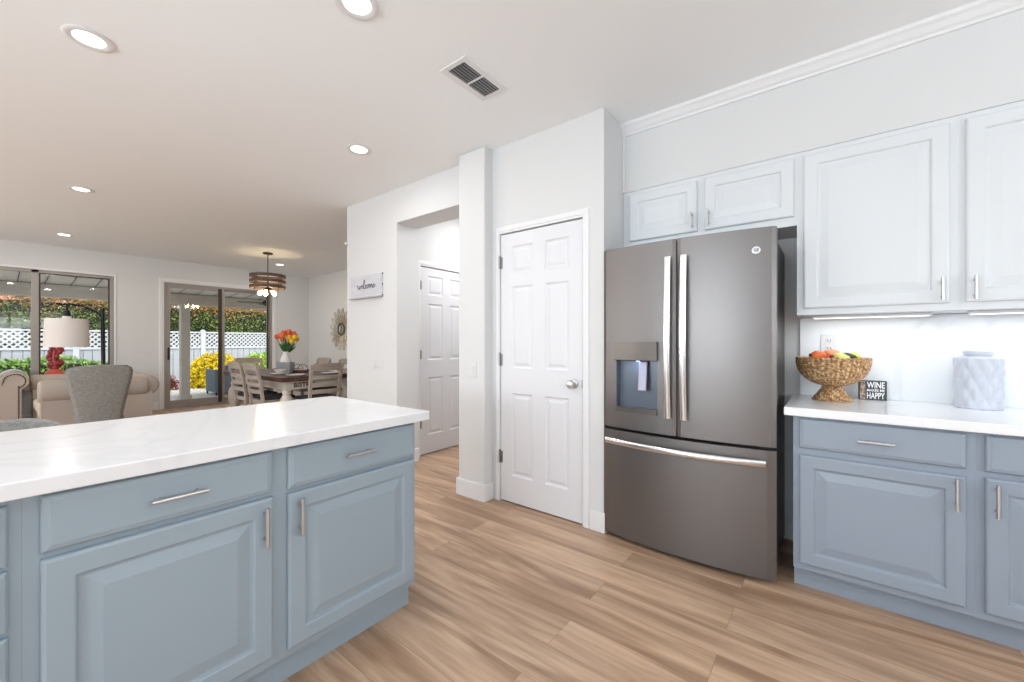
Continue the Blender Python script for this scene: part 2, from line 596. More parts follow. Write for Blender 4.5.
def copy_tree(o, parent=None):
    c = o.copy()
    COL.objects.link(c)
    if parent: c.parent = parent
    for ch in list(o.children):
        copy_tree(ch, c)
    return c


def text_mesh(s, size, depth=0.001, align='CENTER', spacing=1.0, bold=0.0):
    cu = bpy.data.curves.new('lettering', 'FONT')
    cu.body = s; cu.size = size; cu.extrude = depth; cu.align_x = align; cu.align_y = 'CENTER'
    cu.space_character = spacing; cu.offset = bold; cu.resolution_u = 3
    o = bpy.data.objects.new('tmp', cu)
    COL.objects.link(o)
    dg = bpy.context.evaluated_depsgraph_get()
    dg.update()
    me = bpy.data.meshes.new_from_object(o.evaluated_get(dg))
    m = M()
    m.add([tuple(v.co) for v in me.vertices], [tuple(p.vertices) for p in me.polygons])
    bpy.data.objects.remove(o); bpy.data.meshes.remove(me); bpy.data.curves.remove(cu)
    return m


def stand(m):  # XY lettering -> XZ plane facing -Y
    m.v = [(x, -z, y) for x, y, z in m.v]
    return m


def scaled(m, sx, sy, sz):
    m.v = [(x * sx, y * sy, z * sz) for x, y, z in m.v]
    return m


# ================================================================ SETTING
struct('floor', B(-4.5, -3.0, -0.1, 5.0, 9.75, 0), 'floor')
struct('ceiling', B(-4.65, -3.15, 2.74, 5.0, 9.75, 2.92), 'ceil')
# far wall with window opening and sliding door opening
far = M()
far.box(-4.65, 9.6, 0, -1.25, 9.75, 2.74)
far.box(-1.25, 9.6, 0, 1.29, 9.75, 0.55)
far.box(-1.25, 9.6, 2.345, 1.29, 9.75, 2.74)
far.box(1.29, 9.6, 0, 1.95, 9.75, 2.74)
far.box(1.95, 9.6, 2.33, 3.78, 9.75, 2.74)
far.box(3.78, 9.6, 0, 4.72, 9.75, 2.74)
struct('wall_far', far, 'wall')
struct('wall_dining', B(4.57, 4.25, 0, 4.72, 9.6, 2.74), 'wall')
left = M()
left.box(-4.65, -3.15, 0, -4.5, -0.6, 2.74); left.box(-4.65, 3.0, 0, -4.5, 5.0, 2.74); left.box(-4.65, 8.2, 0, -4.5, 9.6, 2.74)
for y0, y1 in ((-0.6, 3.0), (5.0, 8.2)):
    left.box(-4.65, y0, 0, -4.5, y1, 0.4); left.box(-4.65, y0, 2.5, -4.5, y1, 2.74)
struct('wall_left', left, 'wall')
back = M()
back.box(-4.5, -3.15, 0, -1.1, -3.0, 2.74); back.box(1.9, -3.15, 0, 3.22, -3.0, 2.74)
back.box(-1.1, -3.15, 0, 1.9, -3.0, 0.95); back.box(-1.1, -3.15, 2.35, 1.9, -3.0, 2.74)
struct('wall_back', back, 'wall')
struct('wall_kitchen', B(3.07, -3.0, 0, 3.22, 1.148, 2.74), 'wall')
# pantry block: return wall beside the fridge, pantry door wall
pan = M()
pan.box(2.432, 1.148, 0, 3.22, 1.26, 2.74)
pan.box(2.432, 1.26, 0, 2.56, 1.29, 2.74)
pan.box(2.432, 2.025, 0, 2.56, 2.095, 2.74)
pan.box(2.432, 1.29, 2.078, 2.56, 2.025, 2.74)
struct('wall_pantry', pan, 'wall')
struct('wall_pantry_inner', B(2.56, 2.20, 0, 4.6, 2.30, 2.74), 'wall')
struct('wall_column', B(2.335, 2.095, 0, 2.73, 2.375, 2.74), 'wall', bevel=0.012)
wel = M()
wel.box(2.46, 3.36, 0, 2.73, 4.27, 2.74)
wel.box(2.46, 2.375, 2.405, 2.73, 3.36, 2.74)
struct('wall_welcome', wel, 'wall')
struct('wall_return', B(2.73, 4.15, 0, 4.72, 4.27, 2.74), 'wall')
hall = M()
hall.box(2.73, 3.47, 0, 2.835, 3.60, 2.74); hall.box(3.62, 3.47, 0, 4.6, 3.60, 2.74); hall.box(2.835, 3.47, 2.065, 3.62, 3.60, 2.74)
struct('wall_hall', hall, 'wall')
struct('wall_hall_end', B(4.6, 2.2, 0, 4.72, 3.60, 2.74), 'wall')

# soffit + crown + trims
struct('wall_soffit', B(2.74, -3.0, 2.275, 3.07, 1.148, 2.74), 'wall')
cr_ = M()
prof = [(2.74, 2.668), (2.732, 2.668), (2.728, 2.68), (2.716, 2.690), (2.700, 2.712), (2.688, 2.722), (2.686, 2.74), (2.74, 2.74)]
cr_.loft([[(x, y, z) for x, z in prof] for y in (-3.0, 1.148)])
struct('trim_crown', cr_, 'trim')
struct('trim_corner', B(2.725, 1.133, 2.275, 2.74, 1.148, 2.668), 'trim', bevel=0.003)


def baseboard(name, boxes, h=0.135):
    m = M()
    for b in boxes:
        m.box(b[0], b[1], 0, b[2], b[3], h)
    return struct(name, m, 'trim', bevel=0.005)


baseboard('baseboard_column', [(2.320, 2.080, 2.44, 2.095), (2.320, 2.095, 2.335, 2.390), (2.335, 2.375, 2.73, 2.390)])
baseboard('baseboard_pantry', [(2.417, 1.135, 2.432, 1.245), (2.432, 1.135, 2.60, 1.148)])
baseboard('baseboard_welcome', [(2.445, 3.345, 2.46, 4.285), (2.46, 3.345, 2.73, 3.36), (2.46, 4.27, 4.57, 4.285)])
baseboard('baseboard_hall', [(2.73, 3.455, 2.775, 3.47), (3.69, 3.455, 4.6, 3.47)])
baseboard('baseboard_far', [(-4.5, 9.585, 1.87, 9.6), (3.87, 9.585, 4.57, 9.6)])
baseboard('baseboard_dining', [(4.555, 4.285, 4.57, 9.585)])


# six-panel doors -------------------------------------------------
def door_slab(w_, h_, t=0.035):
    m = M()
    sx = 0.105; mx_ = 0.11
    pw = (w_ - 2 * sx - mx_) / 2
    xs = [0, sx, sx + pw, sx + pw + mx_, w_ - sx, w_]
    zs = [0, 0.20, 0.83, 1.02, 1.64, 1.735, 1.945, h_]
    for i in range(5):
        for j in range(7):
            x0, x1, z0, z1 = xs[i], xs[i + 1], zs[j], zs[j + 1]
            if i in (1, 3) and j in (1, 3, 5):
                m.nest(x0, z0, x1, z1, [(0, 0), (0.004, 0.004), (0.012, 0.009), (0.022, 0.009), (0.042, 0.002)])
            else:
                m.add([(x0, 0, z0), (x1, 0, z0), (x1, 0, z1), (x0, 0, z1)], [(0, 1, 2, 3)])
    m.add([(0, 0, 0), (w_, 0, 0), (w_, 0, h_), (0, 0, h_), (0, t, 0), (w_, t, 0), (w_, t, h_), (0, t, h_)],
          [(0, 4, 5, 1), (1, 5, 6, 2), (2, 6, 7, 3), (3, 7, 4, 0), (4, 7, 6, 5)])
    return m


def casing(w_, h_, cw, leftw=None):
    m = M()
    lw = cw if leftw is None else leftw
    for (a, b, t) in ((0.0, 1.0, 0.012), (0.30, 0.92, 0.018)):
        m.box(-lw * b - 0.004, -t, 0, -lw * a - 0.004, 0, h_ + cw * a + 0.004)
        m.box(w_ + 0.004 + cw * a, -t, 0, w_ + 0.004 + cw * b, 0, h_ + cw * a + 0.004)
        m.box(-lw * b - 0.004, -t, h_ + 0.004 + cw * a, w_ + 0.004 + cw * b, 0, h_ + 0.004 + cw * b)
    # jambs lining the opening
    m.box(-0.006, 0, 0, -0.003, 0.09, h_ + 0.003)
    m.box(w_ + 0.003, 0, 0, w_ + 0.006, 0.09, h_ + 0.003)
    m.box(-0.006, 0, h_ + 0.003, w_ + 0.006, 0.09, h_ + 0.006)
    return m


def interior_door(name, loc, rotz, w_, h_, cw, leftw, knob):
    d = struct(name, door_slab(w_ - 0.006, h_ - 0.018), 'door')
    d.location = (loc[0], loc[1], 0.012); d.rotation_euler = (0, 0, rotz)
    casing(w_, h_, cw, leftw).build('casing', 'trim', d, loc=(-0.003, 0, -0.012), bevel=0.003)
    for z in (0.33, 1.08, 1.83):
        hg = M()
        hg.cyl((-0.007, -0.008, z - 0.045), (-0.007, -0.008, z + 0.045), 0.0075, n=10)
        hg.box(-0.004, -0.0015, z - 0.045, 0.018, 0.0005, z + 0.045)
        hg.ball((-0.007, -0.008, z + 0.05), 0.0075, 8, 6)
        hg.build('hinge', 'hinge', d, smooth=40)
    if knob:
        k = M()
        kx = w_ - 0.006 - 0.062; kz = 0.935
        rot = Matrix.Translation((kx, 0, kz)) @ Matrix.Rotation(R(90), 4, 'X')
        k.lathe([(0.031, 0.0), (0.032, 0.006), (0.026, 0.010), (0.012, 0.014), (0.011, 0.032), (0.022, 0.038), (0.029, 0.050), (0.029, 0.060), (0.022, 0.070), (0.004, 0.074)], 28, mat=rot)
        k.build('door_knob', 'nickel', d, smooth=35)
        B(w_ - 0.010, -0.002, kz - 0.03, w_ - 0.005, 0.004, kz + 0.03).build('latch_plate', 'hinge', d)
    return d


interior_door('door_1', (2.440, 2.014), R(-90), 0.712, 2.062, 0.052, 0.036, True)
interior_door('door_2', (2.847, 3.476), 0, 0.76, 2.05, 0.055, 0.055, False)
sd = B(2.56, 1.27, 0, 2.60, 2.05, 2.12)
struct('wall_pantry_dark', sd, 'wall')

# far window ------------------------------------------------------
wf = M()
for (x0, x1) in ((-1.25, -1.20), (0.375, 0.455), (1.24, 1.29)):
    wf.box(x0, 9.62, 0.55, x1, 9.70, 2.345)
wf.box(-1.20, 9.62, 0.55, 1.24, 9.70, 0.60); wf.box(-1.20, 9.62, 2.30, 1.24, 9.70, 2.345)
win = struct('window_1', wf, 'alu', bevel=0.004)
B(-1.20, 9.655, 0.60, 0.375, 9.661, 2.30).build('pane', 'glass', win)
B(0.455, 9.665, 0.60, 1.24, 9.671, 2.30).build('pane', 'glass', win)
B(0.452, 9.628, 0.60, 0.472, 9.655, 2.30).build('sash_edge', 'darkframe', win)
B(1.222, 9.628, 0.60, 1.24, 9.655, 2.30).build('sash_edge', 'darkframe', win)
B(0.455, 9.628, 2.285, 1.24, 9.655, 2.30).build('sash_edge', 'darkframe', win)
tw = M()
tw.box(-1.30, 9.588, 0.50, -1.25, 9.6, 2.375); tw.box(1.29, 9.588, 0.50, 1.315, 9.6, 2.375)
tw.box(-1.25, 9.588, 2.345, 1.29, 9.6, 2.375); tw.box(-1.32, 9.56, 0.50, 1.34, 9.6, 0.55)
struct('trim_1', tw, 'trim', bevel=0.003)

# sliding patio door ---------------------------------------------
pd = M()
pd.box(1.95, 9.61, 0, 1.99, 9.72, 2.33); pd.box(3.745, 9.61, 0, 3.78, 9.72, 2.33)
pd.box(1.99, 9.61, 2.29, 3.745, 9.72, 2.33); pd.box(1.99, 9.61, 0, 3.745, 9.72, 0.035)
pdo = struct('door_3', pd, 'alu', bevel=0.003)
s1 = M()
s1.box(1.99, 9.625, 0.035, 2.045, 9.66, 2.29); s1.box(2.825, 9.625, 0.035, 2.905, 9.66, 2.29)
s1.box(2.045, 9.625, 2.235, 2.825, 9.66, 2.29); s1.box(2.045, 9.625, 0.035, 2.825, 9.66, 0.14)
s1.build('sliding_panel', 'alu', pdo, bevel=0.003)
B(2.79, 9.611, 0.035, 2.852, 9.6245, 2.29).build('interlock', 'darkframe', pdo)
s2 = M()
s2.box(2.85, 9.67, 0.035, 2.90, 9.705, 2.29); s2.box(3.70, 9.67, 0.035, 3.745, 9.705, 2.29)
s2.box(2.90, 9.67, 2.25, 3.70, 9.705, 2.29); s2.box(2.90, 9.67, 0.035, 3.70, 9.705, 0.12)
s2.build('fixed_panel', 'alu', pdo, bevel=0.003)
B(3.70, 9.655, 0.12, 3.722, 9.669, 2.25).build('interlock', 'darkframe', pdo)
B(2.045, 9.64, 0.14, 2.825, 9.646, 2.235).build('pane', 'glass', pdo)
B(2.90, 9.684, 0.12, 3.70, 9.690, 2.25).build('pane', 'glass', pdo)
h_ = M(); h_.box(2.005, 9.595, 0.90, 2.028, 9.625, 1.13)
h_.build('door_handle', 'black', pdo, bevel=0.004)
tp = M()
for a, b, t in ((0, 1, 0.012), (0.35, 0.9, 0.02)):
    W = 0.075
    tp.box(1.95 - W * b, 9.6 - t, 0, 1.95 - W * a, 9.6, 2.33 + W * a)
    tp.box(3.78 + W * a, 9.6 - t, 0, 3.78 + W * b, 9.6, 2.33 + W * a)
    tp.box(1.95 - W * b, 9.6 - t, 2.33 + W * a, 3.78 + W * b, 9.6, 2.33 + W * b)
struct('trim_2', tp, 'trim', bevel=0.003)

# backsplash with hidden windows behind the camera
struct('wall_backsplash', B(3.055, -3.0, 0.91, 3.07, 0.144, 1.375), 'marble')


def far_window(name, mat_):
    return mat_


for nm, axis, a0, a1, z0, z1 in (('window_2', 'x', -1.1, 1.9, 0.95, 2.35), ('window_3', 'y', -0.6, 3.0, 0.4, 2.5), ('window_4', 'y', 5.0, 8.2, 0.4, 2.5)):
    f_ = M(); g_ = M(); tck = 0.05
    mids = [a0, (a0 + a1) / 2 - tck / 2, a1 - tck]
    for a in mids:
        if axis == 'x': f_.box(a, -3.10, z0, a + tck, -3.04, z1)
        else: f_.box(-4.62, a, z0, -4.56, a + tck, z1)
    for z in (z0, z1 - tck):
        if axis == 'x': f_.box(a0 + tck, -3.10, z, a1 - tck, -3.04, z + tck)
        else: f_.box(-4.62, a0 + tck, z, -4.56, a1 - tck, z + tck)
    if axis == 'x': g_.box(a0 + tck, -3.075, z0 + tck, a1 - tck, -3.069, z1 - tck)
    else: g_.box(-4.593, a0 + tck, z0 + tck, -4.587, a1 - tck, z1 - tck)
    wo = struct(nm, f_, 'trim')
    g_.build('pane', 'glass', wo)

# ================================================================ CABINETS
DOOR = [(0, 0.020), (0, 0.006), (0.003, 0.002), (0.009, 0.0), (0.056, 0.0), (0.060, 0.002), (0.063, 0.008), (0.070, 0.009), (0.108, 0.0015)]
DRAW = [(0, 0.020), (0, 0.008), (0.004, 0.0035), (0.014, 0.001), (0.016, 0.0)]


def pull(parent, x, z, length, vertical, y=0.0, mat='nickel'):
    m = M()
    so = 0.030
    if vertical:
        m.cyl((x, y - so, z - length / 2), (x, y - so, z + length / 2), 0.0058, n=12)
        for s_ in (-1, 1):
            m.cyl((x, y, z + s_ * length * 0.32), (x, y - so, z + s_ * length * 0.32), 0.0042, n=8)
    else:
        m.cyl((x - length / 2, y - so, z), (x + length / 2, y - so, z), 0.0058, n=12)
        for s_ in (-1, 1):
            m.cyl((x + s_ * length * 0.32, y, z), (x + s_ * length * 0.32, y - so, z), 0.0042, n=8)
    return m.build('handle', mat, parent, smooth=40)


def front(parent, kind, x0, z0, x1, z1, mat, hx=None, hz=None, hl=0.13, vert=True, loops=None, fy=-0.020):
    m = M()
    L = loops or (DOOR if kind == 'door' else DRAW)
    m.nest(0, 0, x1 - x0, z1 - z0, L)
    m.add([(0, 0.02, 0), (x1 - x0, 0.02, 0), (x1 - x0, 0.02, z1 - z0), (0, 0.02, z1 - z0)], [(3, 2, 1, 0)])
    o = m.build(kind, mat, parent, loc=(x0, fy, z0))
    if hx is not None:
        pull(o, hx - x0, hz - z0, hl, vert)
    return o


def base_unit(label, loc, rotz, w_, mat, fronts, depth=0.60, toe=0.045, group=None, end_left=0, end_right=0, cat='cabinet'):
    t = thing('base_cabinet', label, cat, loc, rotz, group)
    B(0, 0, 0.113, w_, depth, 0.868).build('carcass', mat, t)
    B(0, toe, 0, w_ - end_right, depth, 0.113).build('toe_kick', mat, t)
    for f in fronts:
        front(t, *f)
    return t


# island (face frame plane y = 1.52, doors 2 cm proud)
IY = 1.52
xL = 0.045
base_unit('blue-grey island cabinet at the picture edge with a stack of drawers', (xL - 0.46, IY, 0), 0, 0.4598, 'blue', [
    ('drawer', 0.02, 0.705, 0.439, 0.848, 'blue', 0.23, 0.785, 0.13, False),
    ('drawer', 0.02, 0.552, 0.439, 0.695, 'blue', 0.23, 0.63, 0.13, False),
    ('drawer', 0.02, 0.16, 0.439, 0.540, 'blue', 0.23, 0.44, 0.13, False)], depth=0.62)
base_unit('wide blue-grey island cabinet with one long drawer over one large raised-panel door', (xL, IY, 0), 0, 0.5748, 'blue', [
    ('drawer', 0.029, 0.716, 0.549, 0.855, 'blue', 0.293, 0.786, 0.13, False),
    ('door', 0.029, 0.148, 0.551, 0.700, 'blue', 0.521, 0.612, 0.13, True)], depth=0.62)
base_unit('blue-grey island cabinet at the free end beside the walkway', (0.62, IY, 0), 0, 0.590, 'blue', [
    ('drawer', 0.026, 0.709, 0.576, 0.855, 'blue', 0.295, 0.786, 0.13, False),
    ('door', 0.026, 0.143, 0.576, 0.694, 'blue', 0.060, 0.612, 0.13, True)], depth=0.62, end_right=0.0)
sl = B(-1.2, 1.465, 0.869, 1.253, 2.33, 0.91).build('countertop', 'quartz', bevel=0.004, seg=3)
tag(sl, 'long white quartz slab covering the blue-grey island', 'countertop')

# wall run (face frame plane x = 2.46)
FX = 2.462
base_unit('slate blue base cabinet beside the refrigerator, wide drawer over one door', (FX, 0.144, 0), R(-90), 0.6098, 'blue2', [
    ('drawer', 0.024, 0.712, 0.582, 0.855, 'blue2', 0.304, 0.781, 0.125, False),
    ('door', 0.024, 0.145, 0.582, 0.678, 'blue2', 0.551, 0.608, 0.13, True)], depth=0.59, toe=0.068)
base_unit('slate blue base cabinet cut by the right edge of the picture', (FX, 0.144 - 0.610, 0), R(-90), 0.70, 'blue2', [
    ('drawer', 0.024, 0.712, 0.67, 0.855, 'blue2', 0.35, 0.781, 0.125, False),
    ('door', 0.024, 0.145, 0.345, 0.688, 'blue2', 0.051, 0.606, 0.13, True),
    ('door', 0.350, 0.145, 0.67, 0.688, 'blue2', 0.640, 0.606, 0.13, True)], depth=0.59, toe=0.068)
ct = B(2.415, -1.19, 0.869, 3.054, 0.180, 0.91).build('countertop', 'quartz', bevel=0.004, seg=3)
tag(ct, 'white quartz counter over the slate blue cabinets, holding the fruit basket', 'countertop')

# upper cabinets (face plane x = 2.742, doors proud)
UX = 2.742


def upper(label, yl, w_, z0, z1, fronts, group=None):
    t = thing('wall_cabinet', label, 'cabinet', (UX, yl, z0), R(-90), group)
    B(0, 0, 0, w_, 0.312, z1 - z0).build('carcass', 'whitecab', t)
    for f in fronts:
        front(t, 'door', f[0], f[1] - z0, f[2], f[3] - z0, 'whitecab', f[4], f[5] - z0, 0.105, True)
    return t


Z1 = 2.273
upper('low white wall cabinet pair spanning the space above the refrigerator', 1.146, 1.0018, 1.875, Z1, [
    (0.049, 1.925, 0.488, 2.245, 0.459, 1.995), (0.531, 1.925, 0.989, 2.245, 0.554, 1.995)])
upper('tall white wall cabinet with one door above the fruit basket', 0.144, 0.6128, 1.378, Z1, [
    (0.030, 1.412, 0.580, 2.245, 0.553, 1.475)])
upper('tall white wall cabinet at the right edge above the lidded canister', -0.469, 0.70, 1.378, Z1, [
    (0.018, 1.412, 0.34, 2.245, 0.043, 1.475), (0.345, 1.412, 0.68, 2.245, 0.655, 1.475)])
ff = M()
# under-cabinet light bars
for i, (y0, y1, lab) in enumerate(((-0.40, 0.08, 'slim white light bar under the cabinet above the fruit basket'), (-1.10, -0.52, 'slim white light bar under the cabinet above the canister'))):
    t = thing('under_cabinet_light', lab, 'light', (2.88, y0, 1.377), 0)
    B(-0.02, 0, -0.014, 0.02, y1 - y0, 0).build('housing', 'plastic', t, bevel=0.002)
    B(-0.014, 0.01, -0.0165, 0.014, y1 - y0 - 0.01, -0.0142).build('diffuser', 'strip', t)
    l = light('under_cabinet_glow', 'AREA', (2.88, (y0 + y1) / 2, 1.352), 0.7, (0.97, 0.985, 1), 0.10, y1 - y0)

# ================================================================ REFRIGERATOR
fr = thing('refrigerator', 'slate grey french-door refrigerator with ice dispenser and bottom freezer drawer', 'refrigerator', (2.415, 1.143, 0), R(-90))
FW = 0.932


def bow(x):
    u = (x - FW / 2) / (FW / 2)
    return -0.045 * (1 - u * u)


def bowed(x0, x1, z0, z1, hole=None, n=24, thick=0.075):
    m = M()
    xs = [x0 + (x1 - x0) * i / n for i in range(n + 1)]
    if hole:
        xs = sorted(set([round(x, 4) for x in xs if not (hole[0] - 0.004 < x < hole[0] + 0.004 or hole[2] - 0.004 < x < hole[2] + 0.004)] + [hole[0], hole[2]]))
        zs = [z0, hole[1], hole[3], z1]
    else:
        zs = [z0, z1]
    e = 0.006

    def fx(x):
        d = min(x - x0, x1 - x)
        return bow(x) + (e * (1 - min(d / e, 1)) if d < e else 0)
    for i in range(len(xs) - 1):
        for j in range(len(zs) - 1):
            if hole and xs[i] >= hole[0] - 1e-5 and xs[i + 1] <= hole[2] + 1e-5 and j == 1:
                continue
            m.add([(xs[i], fx(xs[i]), zs[j]), (xs[i + 1], fx(xs[i + 1]), zs[j]), (xs[i + 1], fx(xs[i + 1]), zs[j + 1]), (xs[i], fx(xs[i]), zs[j + 1])], [(0, 1, 2, 3)])
    loop = [(x, fx(x)) for x in xs] + [(x1, thick), (x0, thick)]
    k = len(loop)
    m.add([(x, y, z0) for x, y in loop], [tuple(reversed(range(k)))])
    m.add([(x, y, z1) for x, y in loop], [tuple(range(k))])
    a = [(x1, fx(x1)), (x1, thick), (x0, thick), (x0, fx(x0))]
    for i in range(3):
        m.add([(*a[i], z0), (*a[i + 1], z0), (*a[i + 1], z1), (*a[i], z1)], [(0, 1, 2, 3)])
    if hole:
        hx0, hz0, hx1, hz1 = hole; dp = 0.045
        pts = [x for x in xs if hx0 - 1e-5 <= x <= hx1 + 1e-5]
        for z, r in ((hz0, 0), (hz1, 1)):
            L = [(x, fx(x), z) for x in pts] + [(hx1, dp, z), (hx0, dp, z)]
            m.add(L, [tuple(range(len(L)))])
        for x in (hx0, hx1):
            m.add([(x, fx(x), hz0), (x, dp, hz0), (x, dp, hz1), (x, fx(x), hz1)], [(0, 1, 2, 3)])
        m.add([(hx0, dp, hz0), (hx1, dp, hz0), (hx1, dp, hz1), (hx0, dp, hz1)], [(0, 1, 2, 3)])
    return m


hole = (0.092, 0.812, 0.355, 1.225)
dl = bowed(0.0, 0.460, 0.700, 1.812, hole).build('door', 'slate', fr, smooth=30)
dr = bowed(0.467, FW, 0.700, 1.812).build('door', 'slate', fr, smooth=30)
fz = bowed(0.0, FW, 0.030, 0.682).build('freezer_drawer', 'slate', fr, smooth=30)
B(0.020, 0.078, 0.031, FW - 0.012, 0.63, 1.775).build('cabinet_body', 'fside', fr, bevel=0.004)
B(0.02, 0.03, 0.683, FW - 0.02, 0.077, 0.699).build('gasket', 'black', fr)
B(0.4605, -0.03, 0.705, 0.4665, 0.07, 1.80).build('door_gasket', 'black', fr)
for x in (0.06, FW - 0.10):
    B(x, 0.10, 0.0, x + 0.04, 0.16, 0.03).build('foot', 'black', fr)
for x in (0.02, FW - 0.075):
    B(x, 0.08, 1.7755, x + 0.055, 0.20, 1.80).build('hinge_cover', 'fside', fr, bevel=0.006)


def bar_handle(pts, wv, tv, parent, mat='steel'):
    """flattened bar along pts; wv/tv half-width vector, half-thickness vector"""
    loops = []
    wv = Vector(wv); tv = Vector(tv)
    for p in pts:
        p = Vector(p)
        loops.append([tuple(p + wv * math.cos(a) * abs(1) + tv * math.sin(a)) for a in [2 * PI * i / 14 for i in range(14)]])
    return M().loft(loops).build('handle', mat, parent, smooth=40)


for x, pd_ in ((0.422, dl), (0.508, dr)):
    pts = []
    y0 = bow(x)
    for i in range(17):
        u = i / 16
        z = 0.80 + 0.91 * u
        pts.append((x, y0 - 0.030 - 0.024 * math.sin(PI * u), z))
    hnd = bar_handle(pts, (0.019, 0, 0), (0, 0.009, 0), pd_)
    for z in (0.825, 1.685):
        B(x - 0.012, y0 - 0.034, z - 0.018, x + 0.012, y0 + 0.002, z + 0.018).build('handle_mount', 'steel', pd_, bevel=0.004)
pts = []
for i in range(25):
    u = i / 24
    x = 0.030 + 0.862 * u
    pts.append((x, bow(x) - 0.026 - 0.020 * math.sin(PI * u), 0.618))
bar_handle(pts, (0, 0.009, 0), (0, 0, 0.0175), fz)
for x in (0.055, 0.868):
    B(x - 0.02, bow(x) - 0.030, 0.606, x + 0.02, bow(x) + 0.002, 0.630).build('handle_mount', 'steel', fz, bevel=0.004)
# dispenser
yd = bow(0.19)
dsp = M()
x0, z0, x1, z1 = hole
for i in range(8):
    xa = x0 - 0.004 + (x1 - x0 + 0.008) * i / 8; xb = x0 - 0.004 + (x1 - x0 + 0.008) * (i + 1) / 8
    dsp.add([(xa, bow(xa) - 0.022, 1.122), (xb, bow(xb) - 0.022, 1.122), (xb, bow(xb) - 0.022, z1 + 0.006), (xa, bow(xa) - 0.022, z1 + 0.006),
             (xa, 0.04, 1.122), (xb, 0.04, 1.122), (xb, 0.04, z1), (xa, 0.04, z1)],
            [(0, 1, 2, 3), (0, 4, 5, 1), (3, 2, 6, 7), (0, 3, 7, 4), (1, 5, 6, 2)])
dp = dsp.build('dispenser', 'slate2', fr, smooth=30)
rc = M()
rc.box(x0 + 0.001, 0.032, z0 + 0.002, x1 - 0.001, 0.044, 1.121)
rc.box(x0 + 0.0005, yd + 0.012, z0 + 0.002, x0 + 0.004, 0.032, 1.121)
rc.box(x1 - 0.004, yd + 0.012, z0 + 0.002, x1 - 0.0005, 0.032, 1.121)
rc.build('dispenser_recess', 'panelblue', dp)
tr = M()
for i in range(8):
    xa = x0 + (x1 - x0) * i / 8; xb = x0 + (x1 - x0) * (i + 1) / 8
    tr.add([(xa, bow(xa) - 0.012, z0 - 0.008), (xb, bow(xb) - 0.012, z0 - 0.008), (xb, bow(xb) - 0.012, z0 + 0.022), (xa, bow(xa) - 0.012, z0 + 0.022),
            (xa, 0.03, z0), (xb, 0.03, z0), (xb, 0.03, z0 + 0.018), (xa, 0.03, z0 + 0.018)],
           [(0, 1, 2, 3), (0, 4, 5, 1), (3, 2, 6, 7), (0, 3, 7, 4), (1, 5, 6, 2)])
B(x0 - 0.003, yd - 0.006, 1.1175, x1 + 0.003, 0.03, 1.1215).build('shadow_strip', 'black', dp)  # dark strip standing in for the shadow line under the dispenser header
tr.build('drip_tray', 'slate2', dp, smooth=30)
pdl = M(); pdl.box(-0.027, -0.006, -0.09, 0.027, 0.006, 0.09)
pdl.build('dispenser_paddle', 'paddle', dp, loc=(0.256, -0.004, 1.025), rot=(R(-7), 0, 0), bevel=0.006)
M().cyl((0.229, -0.01, 1.119), (0.229, -0.01, 1.112), 0.010, n=12).build('dispenser_lamp', 'dispblue', dp)
light('dispenser_glow', 'AREA', (2.40, 1.132 - 0.19, 1.108), 0.10, (0.55, 0.72, 1), 0.05)
# badge
bd = M()
bx, bz = 0.846, 1.698
byy = bow(bx)
rotm = Matrix.Translation((bx, byy + 0.002, bz)) @ Matrix.Rotation(-math.atan2(0.052 * 2 * (bx - FW / 2) / (FW / 2) / (FW / 2) * 1.0, 1) * -1, 4, 'Z') @ Matrix.Rotation(R(90), 4, 'X')
bd.lathe([(0.0195, 0), (0.0195, 0.004), (0.0165, 0.005), (0.0165, 0.0035), (0.001, 0.0035)], 28, mat=rotm)
bdo = bd.build('badge', 'badge', fr, smooth=40)
gt = text_mesh('GE', 0.020, 0.0006, bold=0.0004)
gt.v = [tuple(rotm @ Vector((x, y, z + 0.0045))) for x, y, z in gt.v]
gt.build('badge_lettering', 'badgeblk', bdo)

# ================================================================ COUNTER OBJECTS
# basket
bx0, by0 = 2.857, -0.009
bk = thing('fruit_basket', 'woven seagrass pedestal bowl filled with fruit beside the refrigerator', 'basket', (bx0, by0, 0.9102))
n = 144


def woven(prof, n, amp, rows, ribs, phase=0):
    loops = []
    for k, (r, z) in enumerate(prof):
        L = []
        for j in range(n):
            a = 2 * PI * j / n
            wv = math.sin(ribs * a / 2 + (PI if (k // 2) % 2 else 0)) * math.sin(PI * (k % 2 + 0.5) / 1)
            q = r + amp * wv + amp * 0.8 * (1 if k % 2 else -0.4)
            L.append((q * math.cos(a), q * math.sin(a), z))
        loops.append(L)
    return loops


def arc_prof(pts, k):
    out_ = []
    segs = len(pts) - 1
    for i in range(k + 1):
        t = i / k * segs
        a = min(int(t), segs - 1); u = t - a
        p0 = pts[max(a - 1, 0)]; p1 = pts[a]; p2 = pts[a + 1]; p3 = pts[min(a + 2, segs)]
        out_.append(tuple(0.5 * ((2 * p1[c]) + (-p0[c] + p2[c]) * u + (2 * p0[c] - 5 * p1[c] + 4 * p2[c] - p3[c]) * u * u + (-p0[c] + 3 * p1[c] - 3 * p2[c] + p3[c]) * u ** 3) for c in range(len(p1))))
    return out_


